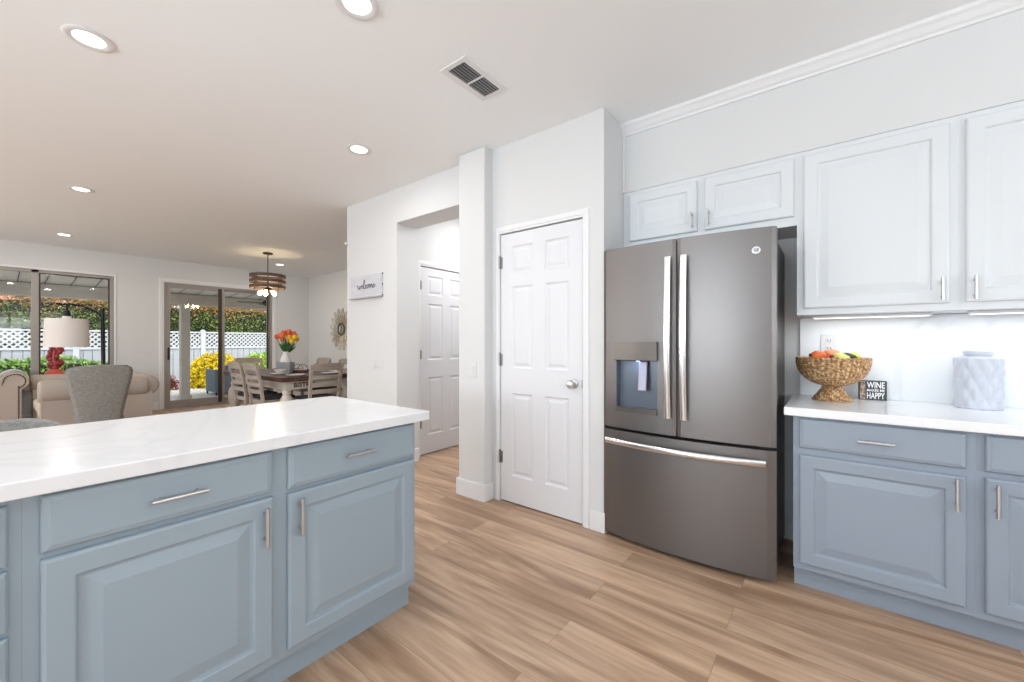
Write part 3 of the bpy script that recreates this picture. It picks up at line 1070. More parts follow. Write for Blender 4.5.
outer = arc_prof([(0.042, 0.080), (0.080, 0.092), (0.120, 0.118), (0.148, 0.155), (0.161, 0.195), (0.163, 0.226)], 34)
m = M()
m.loft(woven(outer, n, 0.0032, 1, 36) + [[(0.155 * math.cos(2 * PI * j / n), 0.155 * math.sin(2 * PI * j / n), 0.230) for j in range(n)],
       [(0.146 * math.cos(2 * PI * j / n), 0.146 * math.sin(2 * PI * j / n), 0.195) for j in range(n)],
       [(0.11 * math.cos(2 * PI * j / n), 0.11 * math.sin(2 * PI * j / n), 0.172) for j in range(n)],
       [(0.001 * math.cos(2 * PI * j / n), 0.001 * math.sin(2 * PI * j / n), 0.165) for j in range(n)]])
bw = m.build('bowl', 'wicker', bk, smooth=60)
m = M()
foot = arc_prof([(0.090, 0.0), (0.084, 0.012), (0.066, 0.036), (0.049, 0.062), (0.041, 0.082)], 16)
m.loft(woven(foot, n, 0.0028, 1, 24))
m.build('pedestal', 'wicker', bk, smooth=60)
m = M()
ring = []
for j in range(120):
    a = 2 * PI * j / 120
    ring.append(((0.159 + 0.002 * math.sin(30 * a)) * math.cos(a), (0.159 + 0.002 * math.sin(30 * a)) * math.sin(a), 0.229 + 0.0015 * math.cos(30 * a)))
m.tube(ring, 0.0065, 8, closed=True)
m.build('rim', 'wicker', bk, smooth=60)

RV = (0.616, -0.788); FV = (0.788, 0.616)


def fpos(r, f, z):
    return (bx0 + RV[0] * r + FV[0] * f, by0 + RV[1] * r + FV[1] * f, 0.9102 + z)


# mango with a dark tip
o = thing('mango', 'orange-red mango with a dark tip lying at the left of the basket', 'fruit', fpos(-0.092, -0.02, 0.212), R(-52))
M().loft([[(x, 0.030 * q * math.cos(a), 0.030 * q * math.sin(a) + 0.031) for a in [2 * PI * i / 14 for i in range(14)]] for x, q in
          ((-0.040, 0.12), (-0.037, 0.42), (-0.026, 0.75), (-0.010, 0.96), (0.010, 1.0), (0.028, 0.8), (0.038, 0.4), (0.041, 0.05))]).build('flesh', 'banana', o, smooth=60)
M().cyl((-0.039, 0, 0.034), (-0.048, 0, 0.040), 0.009, 0.006, 8).build('stem', 'stalk', o)
# peach
o = thing('peach', 'round orange-pink peach rising highest in the middle of the basket', 'fruit', fpos(0.012, 0.02, 0.194))
M().lathe([(0.002, 0.002), (0.02, 0.001), (0.036, 0.012), (0.046, 0.036), (0.044, 0.060), (0.030, 0.078), (0.012, 0.083), (0.003, 0.077)], 22).build('flesh', 'peach', o, smooth=60)
M().cyl((0, 0, 0.075), (0.003, 0, 0.087), 0.002, n=6).build('stem', 'stalk', o)
for i, (r_, f_, z_) in enumerate(((-0.058, -0.075, 0.226), (-0.040, -0.088, 0.226), (-0.048, -0.062, 0.238), (-0.034, -0.064, 0.236), (-0.060, -0.096, 0.224))):
    p = fpos(r_, f_, z_)
    g = M().ball((0, 0, 0), (0.0115, 0.0115, 0.013), 12, 8).build('grape', 'plum', loc=p, smooth=60)
    tag(g, 'dark purple grape in the small cluster between mango and peach', 'grape', 'purple grapes in the basket')
o = thing('pear', 'pale yellow-green pear in front of the peach', 'fruit', fpos(-0.003, -0.065, 0.204), R(-40))
M().loft([[(x, q * math.cos(a), 0.030 + q * math.sin(a)) for a in [2 * PI * i / 16 for i in range(16)]] for x, q in
          ((-0.046, 0.004), (-0.042, 0.018), (-0.03, 0.026), (-0.01, 0.029), (0.01, 0.026), (0.03, 0.016), (0.045, 0.012), (0.052, 0.004))]).build('flesh', 'pear', o, smooth=60)
M().cyl((0.050, 0, 0.030), (0.066, 0.003, 0.036), 0.0018, n=6).build('stem', 'stalk', o)
o = thing('avocado', 'dark green avocado right of the pear in the basket', 'fruit', fpos(0.068, -0.02, 0.206), R(-60))
M().loft([[(x, q * math.cos(a), 0.028 + q * math.sin(a)) for a in [2 * PI * i / 16 for i in range(16)]] for x, q in
          ((-0.042, 0.004), (-0.036, 0.018), (-0.02, 0.027), (0.0, 0.028), (0.02, 0.022), (0.038, 0.014), (0.046, 0.004))]).build('flesh', 'avocado', o, smooth=60)
M().cyl((0.044, 0, 0.028), (0.050, 0, 0.029), 0.003, n=6).build('stem', 'stalk', o)
o = thing('lemon', 'yellow-green lemon at the right rim of the basket', 'fruit', fpos(0.126, 0.01, 0.214), R(-45))
M().loft([[(x, q * math.cos(a), 0.024 + q * math.sin(a)) for a in [2 * PI * i / 16 for i in range(16)]] for x, q in
          ((-0.038, 0.003), (-0.032, 0.008), (-0.024, 0.017), (-0.008, 0.0235), (0.008, 0.0235), (0.024, 0.017), (0.032, 0.008), (0.037, 0.002))]).build('flesh', 'lime', o, smooth=60)
M().cyl((0.036, 0, 0.024), (0.0395, 0, 0.024), 0.002, n=6).build('stem', 'stalk', o)

# little sign block
sg = thing('word_sign', 'small charcoal block sign with white words about wine beside the basket', 'sign', (2.985, -0.128, 0.9102), R(-86))
B(0, 0, 0, 0.116, 0.03, 0.106).build('block', 'signdark', sg, bevel=0.0015)
B(0.004, -0.0008, 0.004, 0.026, 0.0, 0.102).build('patterned_strip', 'signpat', sg)
for s_, zc, wd, ht in (('WINE', 0.083, 0.074, 0.034), ('MAKES ME', 0.054, 0.074, 0.014), ('HAPPY', 0.025, 0.074, 0.034)):
    tm = text_mesh(s_, 1.0, 0.01, bold=0.02)
    xs = [v[0] for v in tm.v]; ys = [v[1] for v in tm.v]
    sx = wd / (max(xs) - min(xs)); sy = ht / (max(ys) - min(ys))
    cx_ = (max(xs) + min(xs)) / 2; cy_ = (max(ys) + min(ys)) / 2
    tm.v = [((x - cx_) * sx + 0.070, -0.0004 - (z > 0) * 0.0012, (y - cy_) * sy + zc) for x, y, z in tm.v]
    tm.build('lettering', 'signwhite', sg)

# canister
cn = thing('canister', 'white ceramic lidded canister with embossed scale pattern on the right counter', 'canister', (2.94, -0.565, 0.9102))
n = 128; rows = 72
loops = []
H = 0.245


def scale_h(a, z):
    k = 11.0; rowh = 0.052
    best = 0
    for dr_ in (0, 1, -1):
        r_ = math.floor(z / rowh) + dr_
        off = 0.5 if r_ % 2 else 0.0
        u = (a / (2 * PI) * k + off) % 1 - 0.5
        v = (z / rowh - r_)
        d = math.sqrt((u * 1.9) ** 2 + ((v - 0.45) * 0.85) ** 2)
        hgt = max(0, 1 - d / 0.95) * (0.55 + 0.45 * (1 - min(max(v, 0), 1)))
        best = max(best, hgt)
    return best


for i in range(rows + 1):
    z = H * i / rows
    L = []
    for j in range(n):
        a = 2 * PI * j / n
        r = 0.074 + 0.003 * z / H + 0.0105 * scale_h(a, z)
        if i == 0 or i == rows: r = 0.076
        L.append((r * math.cos(a), r * math.sin(a), z))
    loops.append(L)
loops.append([(0.068 * math.cos(2 * PI * j / n), 0.068 * math.sin(2 * PI * j / n), H + 0.001) for j in range(n)])
loops.append([(0.050 * math.cos(2 * PI * j / n), 0.050 * math.sin(2 * PI * j / n), H + 0.006) for j in range(n)])
M().loft(loops).build('jar', 'ceramic', cn, smooth=50)
M().lathe([(0.046, H + 0.006), (0.046, H + 0.012), (0.050, H + 0.013), (0.051, H + 0.030), (0.048, H + 0.034), (0.001, H + 0.035)], 48).build('lid', 'ceramic', cn, smooth=35)


# wall plates -----------------------------------------------------
def plate(label, cat, loc, rotz, w_, h_, toggles, name='light_switch', outlet=False):
    t = thing(name, label, cat, loc, rotz)
    B(-w_ / 2, -0.006, -h_ / 2, w_ / 2, 0, h_ / 2).build('plate', 'plastic', t, bevel=0.002)
    if outlet:
        for zc in (-0.022, 0.022):
            m = M(); m.box(-0.016, -0.008, zc - 0.014, 0.016, -0.006, zc + 0.014)
            so = m.build('socket', 'plastic', t, bevel=0.002)
            m = M()
            m.box(-0.008, -0.0085, zc - 0.004, -0.005, -0.008, zc + 0.007); m.box(0.005, -0.0085, zc - 0.004, 0.008, -0.008, zc + 0.007)
            m.box(-0.002, -0.0085, zc - 0.011, 0.002, -0.008, zc - 0.007)
            m.build('slot', 'slot', so)
    else:
        for i in range(toggles):
            xc = (i - (toggles - 1) / 2) * 0.046
            B(xc - 0.016, -0.010, -0.033, xc + 0.016, -0.006, 0.033).build('rocker', 'plastic', t, bevel=0.002)
    return t


plate('white single rocker switch on the wall column beside the pantry door', 'switch', (2.335, 2.215, 1.01), R(-90), 0.078, 0.12, 1)
plate('wide white rocker switch on the wall below the welcome board', 'switch', (2.46, 3.675, 1.0), R(-90), 0.19, 0.115, 3)
plate('white triple rocker switch on the far wall left of the patio door', 'switch', (1.66, 9.6, 1.0), 0, 0.20, 0.13, 3)
plate('white outlet on the marble backsplash behind the fruit basket', 'outlet', (3.055, 0.005, 1.215), R(-90), 0.078, 0.12, 0, 'wall_outlet', True)
sn = thing('corner_sensor', 'tiny white knob on the corner of the welcome wall', 'sensor', (2.46, 4.262, 2.33), 0)
M().lathe([(0.02, 0), (0.02, 0.012), (0.012, 0.03), (0.002, 0.034)], 16, mat=Matrix.Rotation(R(-90), 4, 'Y')).build('housing', 'plastic', sn, smooth=40)

# welcome board ---------------------------------------------------
wb = thing('welcome_sign', 'whitewashed board with grey script reading welcome and a slim ledge', 'sign', (2.4595, 4.16, 1.69), R(-90))
B(0, -0.02, 0.012, 0.57, 0, 0.245).build('board', 'signboard', wb, bevel=0.002)
m = M(); m.box(0, -0.045, 0, 0.57, 0, 0.014)
m.build('ledge', 'greywood', wb, bevel=0.002)
e1 = [(0, .55), (.25, .5), (.45, .78), (.35, 1), (.14, .85), (.08, .35), (.28, 0), (.55, .25)]
path = [(-.25, .9), (0, 1), (.08, .3), (.25, 0), (.45, .35), (.5, .9), (.56, .25), (.75, 0), (.95, .4), (1.0, .95), (1.15, .8)]
path += [(1.25 + x, y) for x, y in e1]
path += [(1.95, .9), (2.2, 1.9), (2.1, 2.35), (1.92, 2.0), (1.9, .6), (2.05, 0), (2.3, .2)]
path += [(2.75, .9), (2.5, .95), (2.38, .45), (2.55, 0), (2.85, .25)]
path += [(3.0, .8), (3.15, 1), (3.35, .6), (3.2, .05), (2.98, .2), (3.02, .8), (3.35, .9)]
path += [(3.55, 1), (3.62, .1), (3.7, .7), (3.9, 1), (4.0, .7), (4.0, .1), (4.1, .7), (4.3, 1), (4.4, .7), (4.42, .15), (4.6, .1)]
path += [(4.65 + x, y) for x, y in e1] + [(5.5, .7)]
sm = arc_prof(path, 220)
m = M().tube([(0.13 + 0.060 * (x + 0.2), -0.022, 0.105 + 0.040 * y) for x, y in sm], 0.0034, 5)
m.build('lettering', 'ink', wb)
for z in (0.02, 0.13, 0.24):
    M().ball((0.58, -0.012, z), 0.007, 8, 6).build('nail_head', 'blackmetal', wb)


# ================================================================ CEILING FIXTURES
def downlight(label, x, y, e, col=(1, 0.985, 0.96)):
    t = thing('downlight', label, 'light', (x, y, 2.74), 0, 'recessed ceiling lights')
    M().lathe([(0.060, -0.0002), (0.093, -0.001), (0.095, -0.004), (0.090, -0.007), (0.070, -0.008), (0.060, -0.004)], 40, cap=False).build('trim_ring', 'trim', t, smooth=40)
    M().lathe([(0.001, -0.004), (0.0595, -0.004), (0.0595, -0.001), (0.001, -0.001)], 32).build('lens', 'lens', t)
    l = light('downlight_beam', 'AREA', (x, y, 2.729), e, col, 0.11)
    return t


downlight('recessed ceiling light nearest the top-left corner over the island', 0.30, 2.905, 5)
downlight('recessed ceiling light cut by the top edge left of the vent', 1.004, 1.66, 5)
downlight('recessed ceiling light in front of the hallway opening', 1.773, 2.905, 5)
downlight('recessed ceiling light midway over the living room', 0.547, 5.825, 6, (1, 0.95, 0.88))
downlight('recessed ceiling light farthest left near the big window', 0.631, 8.48, 6, (1, 0.93, 0.85))
downlight('recessed ceiling light just right of the chandelier', 3.467, 8.445, 6, (1, 0.93, 0.85))
# lamps outside the frame, of the same kind as the ones in view
light('hall_lamp', 'AREA', (3.5, 2.85, 2.70), 15, (1, 0.97, 0.94), 0.15)
for x, y in ((-1.6, 1.6), (-0.6, -0.8), (-2.2, 4.6), (-2.4, 7.4)):
    light('ceiling_lamp', 'AREA', (x, y, 2.73), 5, (0.97, 0.98, 1.0), 0.14)

vt = thing('ceiling_vent', 'white ceiling air vent with two banks of dark slats', 'vent', (1.715, 1.61, 2.74))
m = M()
X, Y = 0.180, 0.100; xi, yi = 0.150, 0.060
m.box(-X, -Y, -0.006, X, -yi, -0.0002); m.box(-X, yi, -0.006, X, Y, -0.0002)
m.box(-X, -yi, -0.006, -xi, yi, -0.0002); m.box(xi, -yi, -0.006, X, yi, -0.0002)
m.box(-0.007, -yi, -0.006, 0.007, yi, -0.0002)
m.build('frame', 'trim', vt, bevel=0.0015)
B(-xi, -yi, -0.0012, xi, yi, -0.0003).build('duct', 'ventdark', vt)
for sgn in (-1, 1):
    for k in range(6):
        yy = -yi + 0.011 + k * (2 * yi - 0.022) / 5
        m = M(); m.box(-0.068, -0.0008, -0.0045, 0.068, 0.0008, 0.0045)
        m.build('slat', 'hinge', vt, loc=(sgn * 0.0785, yy, -0.0055), rot=(R(38 * 1), 0, 0))

# chandelier ------------------------------------------------------
cx, cy = 2.89, 7.51
ch = thing('chandelier', 'round wooden hoop chandelier with bare bulbs hanging over the dining table', 'chandelier', (cx, cy, 2.74))
M().lathe([(0.001, 0), (0.075, -0.0005), (0.075, -0.018), (0.066, -0.024), (0.001, -0.026)], 28).build('canopy', 'bronze', ch, smooth=40)
M().cyl((0, 0, -0.02), (0, 0, -0.60), 0.007, n=10).build('stem', 'bronze', ch, smooth=40)
for k in range(3):
    zc = -0.395 - 0.092 * k
    M().lathe([(0.254, zc - 0.024), (0.268, zc - 0.024), (0.268, zc + 0.024), (0.254, zc + 0.024), (0.254, zc - 0.024)], 56, cap=False).build('hoop', 'ringwood', ch, smooth=40)
m = M()
for k in range(4):
    a = k * PI / 2 + 0.5
    c_, s_ = math.cos(a), math.sin(a)
    m.cyl((0.25 * c_, 0.25 * s_, -0.36), (0.25 * c_, 0.25 * s_, -0.61), 0.006, n=8)
    m.cyl((0, 0, -0.45), (0.25 * c_, 0.25 * s_, -0.45), 0.004, n=8)
m.build('cage', 'bronze', ch, smooth=40)
M().lathe([(0.001, -0.44), (0.03, -0.445), (0.03, -0.47), (0.012, -0.49), (0.012, -0.575), (0.045, -0.59), (0.052, -0.62), (0.03, -0.64), (0.001, -0.645)], 20).build('hub', 'bronze', ch, smooth=40)
for k in range(5):
    a = 2 * PI * k / 5 + 0.25
    c_, s_ = math.cos(a), math.sin(a)
    d = Vector((c_ * 0.75, s_ * 0.75, -0.66)).normalized()
    p0 = Vector((c_ * 0.035, s_ * 0.035, -0.615))
    sk = M().cyl(tuple(p0), tuple(p0 + d * 0.045), 0.016, 0.018, 12).build('socket', 'bronze', ch, smooth=40)
    mm = M()
    rm = d.to_track_quat('Z', 'Y').to_matrix().to_4x4()
    rm.translation = p0 + d * 0.045
    mm.lathe([(0.012, 0.0), (0.016, 0.012), (0.028, 0.04), (0.031, 0.062), (0.026, 0.084), (0.012, 0.096), (0.001, 0.098)], 18, mat=rm)
    mm.build('bulb', 'bulb', sk, smooth=60)

# ================================================================ DINING
tb = thing('dining_table', 'dark-topped farmhouse dining table with cream urn legs and stencilled apron', 'table', (2.335, 5.643, 0))
TW, TL = 1.06, 2.15
m = M()
for k in range(6):
    x0 = TW / 6 * k
    m.box(x0 + 0.001, 0, 0.70, x0 + TW / 6 - 0.001, TL, 0.76)
m.build('tabletop', 'darkwood', tb, bevel=0.003)
m = M()
m.box(0.09, 0.09, 0.585, TW - 0.09, 0.11, 0.699); m.box(0.09, TL - 0.11, 0.585, TW - 0.09, TL - 0.09, 0.699)
m.box(0.09, 0.11, 0.585, 0.11, TL - 0.11, 0.699); m.box(TW - 0.11, 0.11, 0.585, TW - 0.09, TL - 0.11, 0.699)
ap = m.build('apron', 'creamwood', tb)
tm = stand(text_mesh('BISTRO', 0.085, 0.001, align='LEFT', spacing=1.05, bold=0.002))
tm.v = [(x + 0.19, y + 0.0895, z + 0.64) for x, y, z in tm.v]
tm.build('lettering', 'slot', ap)
for ix, iy in ((0.11, 0.11), (TW - 0.11, 0.11), (0.12, TL - 0.12), (TW - 0.12, TL - 0.12)):
    M().lathe([(0.05, 0), (0.055, 0.04), (0.035, 0.07), (0.045, 0.12), (0.085, 0.25), (0.095, 0.36), (0.08, 0.46), (0.045, 0.52), (0.055, 0.55), (0.055, 0.584)], 24, c=(ix, iy, 0)).build('leg', 'creamwood', tb, smooth=40)


def make_chair(label, mat='greige'):
    t = thing('dining_chair', label, 'chair', (0, 0, 0), 0, 'slat-back chairs around the dining table')
    for s_ in (-1, 1):
        m = M()
        pts = [(s_ * 0.195, -0.235, 0), (s_ * 0.195, -0.205, 0.22), (s_ * 0.195, -0.20, 0.46), (s_ * 0.20, -0.235, 0.72), (s_ * 0.205, -0.285, 0.935)]
        m.loft([[(x - 0.020, y - 0.018, z), (x + 0.020, y - 0.018, z), (x + 0.020, y + 0.018, z), (x - 0.020, y + 0.018, z)] for x, y, z in pts])
        m.build('back_post', mat, t, bevel=0.004)
        B(s_ * 0.20 - 0.019, 0.17, 0, s_ * 0.20 + 0.019, 0.208, 0.43).build('leg', mat, t, bevel=0.003)

    def slat(z0, z1, nm):
        m = M()
        loops = []
        for i in range(9):
            u = i / 8
            x = -0.185 + 0.37 * u
            bowd = -0.022 * math.sin(PI * u)
            ya = -0.205 - max(0, (z0 - 0.46)) * 0.17 + bowd; yb = -0.205 - max(0, (z1 - 0.46)) * 0.17 + bowd
            loops.append([(x, ya - 0.009, z0), (x, ya + 0.009, z0), (x, yb + 0.009, z1), (x, yb - 0.009, z1)])
        m.loft(loops)
        m.build(nm, mat, t, bevel=0.003)
    slat(0.855, 0.95, 'top_rail')
    for z in (0.735, 0.635, 0.545):
        slat(z, z + 0.055, 'slat')
    m = M()
    m.box(-0.19, -0.19, 0.40, 0.19, 0.20, 0.44)
    m.box(-0.21, -0.20, 0.44, 0.21, 0.225, 0.455)
    m.build('seat', mat, t, bevel=0.004)
    B(-0.20, -0.175, 0.4555, 0.20, 0.215, 0.495).build('cushion', 'cushion', t, bevel=0.014, seg=3)
    m = M()
    for s_ in (-1, 1):
        m.box(s_ * 0.20 - 0.01, -0.20, 0.16, s_ * 0.20 + 0.01, 0.19, 0.19)
    m.box(-0.19, -0.01, 0.162, 0.19, 0.01, 0.188)
    m.build('stretcher', mat, t)
    return t


c0 = make_chair('greige slat-back chair at the near left corner of the dining table')
spots = [(2.40, 6.07, -90, None),
         (2.40, 6.64, -90, 'greige slat-back chair second along the left side of the dining table'),
         (2.76, 5.56, 0, 'greige slat-back chair at the near end, back turned to the kitchen'),
         (3.37, 6.35, 90, 'greige slat-back chair on the mirror side, nearer the kitchen'),
         (3.37, 7.10, 90, 'greige slat-back chair on the mirror side, farther from the kitchen'),
         (2.86, 7.98, 180, 'greige slat-back chair at the far end by the patio door')]
for i, (x, y, a, lab) in enumerate(spots):
    c = c0 if i == 0 else copy_tree(c0)
    if lab: c['label'] = lab
    c.location = (x, y, 0); c.rotation_euler = (0, 0, R(a))

# vase and flowers
vx, vy = 2.76, 6.52
vs = thing('vase', 'white necked vase with grey square base on the dining table', 'vase', (vx, vy, 0.7602), R(-52))
B(-0.10, -0.07, 0, 0.10, 0.07, 0.165).build('base', 'vasegrey', vs, bevel=0.006)
M().lathe([(0.085, 0.166), (0.085, 0.19), (0.062, 0.235), (0.040, 0.275), (0.036, 0.315), (0.042, 0.325), (0.034, 0.324), (0.028, 0.30)], 28).build('neck', 'vasewhite', vs, smooth=40)
fl_g = 'tulips in the bouquet on the dining table'
random.seed(5)
heads = [(-0.10, 0.555, 'orange'), (-0.045, 0.60, 'coralpetal'), (0.02, 0.615, 'orange'), (0.075, 0.585, 'coralpetal'), (0.12, 0.55, 'orange'), (-0.17, 0.54, 'coralpetal'),
         (-0.01, 0.54, 'orange'), (0.06, 0.53, 'yellow'), (0.13, 0.50, 'yellow'), (-0.06, 0.50, 'orange'), (0.01, 0.49, 'yellow'), (0.17, 0.525, 'yellow'), (0.095, 0.47, 'yellow'), (-0.02, 0.575, 'orange'), (0.04, 0.57, 'coralpetal')]
for i, (r_, z_, mt) in enumerate(heads):
    f_ = random.uniform(-0.08, 0.08)
    col = {'orange': 'orange', 'coralpetal': 'coral', 'yellow': 'yellow'}[mt]
    t = thing('tulip', '%s tulip in the bouquet on the dining table' % col, 'flower', (vx, vy, 0.7602), 0, '%s %s' % (col, fl_g))
    hx, hy = RV[0] * r_ + FV[0] * f_, RV[1] * r_ + FV[1] * f_
    pts = arc_prof([(hx * 0.05, hy * 0.05, 0.29), (hx * 0.45, hy * 0.45, 0.40), (hx * 0.8, hy * 0.8, z_ - 0.08), (hx, hy, z_ - 0.02)], 8)
    M().tube(pts, 0.004, 6).build('stem', 'stem', t, smooth=60)
    m = M()
    for k in range(6):
        a = k * PI / 3 + i
        c_, s_ = math.cos(a), math.sin(a)
        L = []
        for u, rr, wd in ((0, 0.004, 0.010), (0.25, 0.026, 0.024), (0.6, 0.032, 0.026), (0.85, 0.026, 0.016), (1.0, 0.024, 0.002)):
            zz = z_ - 0.025 + u * 0.075
            L.append([(hx + rr * c_ - wd * s_, hy + rr * s_ + wd * c_, zz), (hx + (rr + 0.006) * c_, hy + (rr + 0.006) * s_, zz), (hx + rr * c_ + wd * s_, hy + rr * s_ - wd * c_, zz), (hx + (rr + 0.003) * c_, hy + (rr + 0.003) * s_, zz)])
        m.loft(L)
    m.build('petals', mt, t, smooth=60)
    if i % 2 == 0:
        m = M()
        for sgn in (-1, 1):
            q = 0.6
            L = []
            for u, wd in ((0, 0.006), (0.3, 0.018), (0.6, 0.020), (0.85, 0.010), (1, 0.001)):
                px = hx * (0.3 + 0.5 * u) + sgn * 0.03 * u; py = hy * (0.3 + 0.5 * u) + 0.02 * u
                pz = 0.31 + u * (z_ - 0.40)
                L.append([(px - wd * RV[0], py - wd * RV[1], pz), (px, py, pz - 0.002), (px + wd * RV[0], py + wd * RV[1], pz), (px, py, pz + 0.002)])
            m.loft(L)
        m.build('leaf', 'leafg', t, smooth=60)

# caddy
cd = thing('wire_caddy', 'dark wire caddy with hooped handles right of the vase', 'caddy', (2.93, 6.42, 0.7602), R(-52))
B(-0.10, -0.055, 0.004, 0.10, 0.055, 0.045).build('tray', 'darkwood', cd, bevel=0.004)
for x_ in (-0.035, 0.035):
    pts = [(x_ + 0.075 * math.cos(PI * i / 14), 0.0, 0.045 + 0.085 * math.sin(PI * i / 14)) for i in range(15)]
    M().tube(pts, 0.004, 6).build('hoop', 'blackmetal', cd, smooth=60)
for i, (x_, y_, lab) in enumerate(((2.585, 6.30, 'white bowl on a plate at the left side of the dining table'), (2.62, 5.88, 'white place plate nearest the kitchen on the table left side'),
                                  (3.12, 5.88, 'white place plate behind the near end chair'), (3.15, 6.9, 'white place plate on the mirror side of the table'))):
    t = thing('plate', lab, 'plate', (x_, y_, 0.7602), 0, 'white plates on the dining table')
    M().lathe([(0.001, 0), (0.09, 0), (0.128, 0.014), (0.130, 0.018), (0.09, 0.008), (0.001, 0.007)], 32).build('dish', 'vasewhite', t, smooth=50)
    if i == 0:
        M().lathe([(0.001, 0.009), (0.035, 0.009), (0.07, 0.05), (0.085, 0.072), (0.080, 0.072), (0.03, 0.02), (0.001, 0.018)], 28).build('bowl', 'vasewhite', t, smooth=50)

# sunburst mirror on the dining wall
mr = thing('sunburst_mirror', 'round mirror with gold wire petals on the dining room wall', 'mirror', (4.569, 8.14, 1.50), R(-90))
m = M()
for ringi, (r0, r1, cnt, wd) in enumerate(((0.13, 0.30, 16, 0.045), (0.24, 0.44, 16, 0.06))):
    for k in range(cnt):
        a = 2 * PI * (k + 0.5 * ringi) / cnt
        c_, s_ = math.cos(a), math.sin(a)
        pts = []
        for i in range(14):
            b_ = 2 * PI * i / 14
            rr = (r0 + r1) / 2 + (r1 - r0) / 2 * math.cos(b_)
            tt = wd * math.sin(b_) * (0.55 + 0.45 * math.cos(b_ * 0.5))
            pts.append((rr * c_ - tt * s_, -0.012 - 0.006 * ringi, rr * s_ + tt * c_))
        m.tube(pts, 0.006, 5, closed=True)
m.build('petal_wires', 'gold', mr, smooth=60)
rx = Matrix.Rotation(R(90), 4, 'X')
M().lathe([(0.11, 0.0), (0.135, 0.0), (0.138, 0.022), (0.122, 0.030), (0.11, 0.022)], 40, mat=rx, cap=False).build('rim', 'goldrim', mr, smooth=40)
M().lathe([(0.001, 0.012), (0.114, 0.012), (0.114, 0.004), (0.001, 0.004)], 40, mat=rx).build('mirror_glass', 'mirror', mr)


# ================================================================ LIVING ROOM
def roll(m, p0, p1, r, n=24, capr=0.75):
    p0 = Vector(p0); p1 = Vector(p1); d = (p1 - p0).normalized()
    pts = [p0, p0 + d * 0.01, p0 + d * 0.035] + [p0.lerp(p1, t) for t in (0.3, 0.5, 0.7)] + [p1 - d * 0.035, p1 - d * 0.01, p1]
    rs = [r * capr, r * 0.93, r, r, r, r, r, r * 0.93, r * capr]
    return m.tube(pts, rs, n)


# sofa facing left, its near arm towards the kitchen
sf = thing('sofa', 'beige roll-arm sofa behind the grey wing chair, end turned to the kitchen', 'sofa', (0.34, 7.30, 0))
m = M(); m.box(0.02, 0.02, 0.10, 1.02, 0.22, 0.56)
roll(m, (0.0, 0.10, 0.635), (0.98, 0.10, 0.635), 0.135)
m.build('arm', 'beige', sf, smooth=50)
m = M(); m.box(0.02, 1.50, 0.10, 1.02, 1.70, 0.56)
roll(m, (0.0, 1.62, 0.635), (0.98, 1.62, 0.635), 0.125)
m.build('arm', 'beige', sf, smooth=50)
m = M(); m.box(0.80, 0.22, 0.10, 1.02, 1.50, 0.60)
roll(m, (0.97, 0.03, 0.645), (0.97, 1.69, 0.645), 0.135)
m.build('back', 'beige', sf, smooth=50)
B(0.05, 0.22, 0.10, 0.80, 1.50, 0.30).build('base', 'beige', sf, bevel=0.02)
for k in range(2):
    B(0.02, 0.225 + k * 0.64, 0.301, 0.79, 0.86 + k * 0.64, 0.44).build('seat_cushion', 'cream', sf, bevel=0.04, seg=3)
for x_, y_ in ((0.06, 0.06), (0.95, 0.06), (0.06, 1.62), (0.95, 1.62)):
    M().cyl((x_, y_, 0), (x_, y_, 0.10), 0.025, 0.035, 12).build('leg', 'darkwood', sf)

# nailhead sofa under the window, facing the kitchen
s2 = thing('sofa', 'beige roll-arm sofa with dark nailheads at the left picture edge', 'sofa', (-1.70, 8.62, 0))
SW = 2.02


def scroll_profile(cx_, cz_, r_, stem):
    pts = [(cx_ - stem / 2, 0.10), (cx_ + stem / 2, 0.10), (cx_ + stem / 2, cz_ - r_ * 0.75)]
    for i in range(15):
        a = R(-62 + 242 * i / 14)
        pts.append((cx_ + 0.035 + r_ * math.cos(a), cz_ + r_ * math.sin(a)))
    pts.append((cx_ - stem / 2, cz_ - r_ * 0.5))
    return pts


for side in (1, -1):
    m = M()
    P = scroll_profile(0, 0.70, 0.125, 0.19)
    if side < 0:
        P = [(-x, z) for x, z in reversed(P)]
    xo = SW - 0.16 if side > 0 else 0.16
    m.loft([[(x + xo, y, z) for x, z in P] for y in (0, 0.90)])
    ar = m.build('arm', 'beige', s2, smooth=40, bevel=0.012)
    Q = scroll_profile(0, 0.70, 0.095, 0.14)[1:]
    if side < 0: Q = [(-x, z) for x, z in Q]
    nm = M().tube([(x + xo, -0.001, z) for x, z in Q], 0.0035, 6)
    for i in range(len(Q) - 1):
        p_, q_ = Vector((*Q[i], 0)), Vector((*Q[i + 1], 0))
        k = max(1, int((q_ - p_).length / 0.026))
        for j in range(k):
            p = p_.lerp(q_, j / k)
            nm.ball((p.x + xo, -0.003, p.y), (0.009, 0.006, 0.009), 8, 4)
    o = nm.build('nailhead_trim', 'nail', ar)
m = M(); m.box(0.2, 0.66, 0.10, SW - 0.2, 0.90, 0.72)
roll(m, (0.22, 0.80, 0.72), (SW - 0.22, 0.80, 0.72), 0.10)
m.build('back', 'beige', s2, smooth=50)
B(0.25, 0.04, 0.10, SW - 0.25, 0.66, 0.30).build('base', 'beige', s2, bevel=0.02)
for k in range(2):
    B(0.262 + k * 0.75, 0.03, 0.301, 1.005 + k * 0.75, 0.655, 0.44).build('seat_cushion', 'cream', s2, bevel=0.04, seg=3)
for x_, y_ in ((0.16, 0.08), (SW - 0.16, 0.08), (0.16, 0.8), (SW - 0.16, 0.8)):
    M().cyl((x_, y_, 0), (x_, y_, 0.10), 0.025, 0.035, 12).build('leg', 'darkwood', s2)


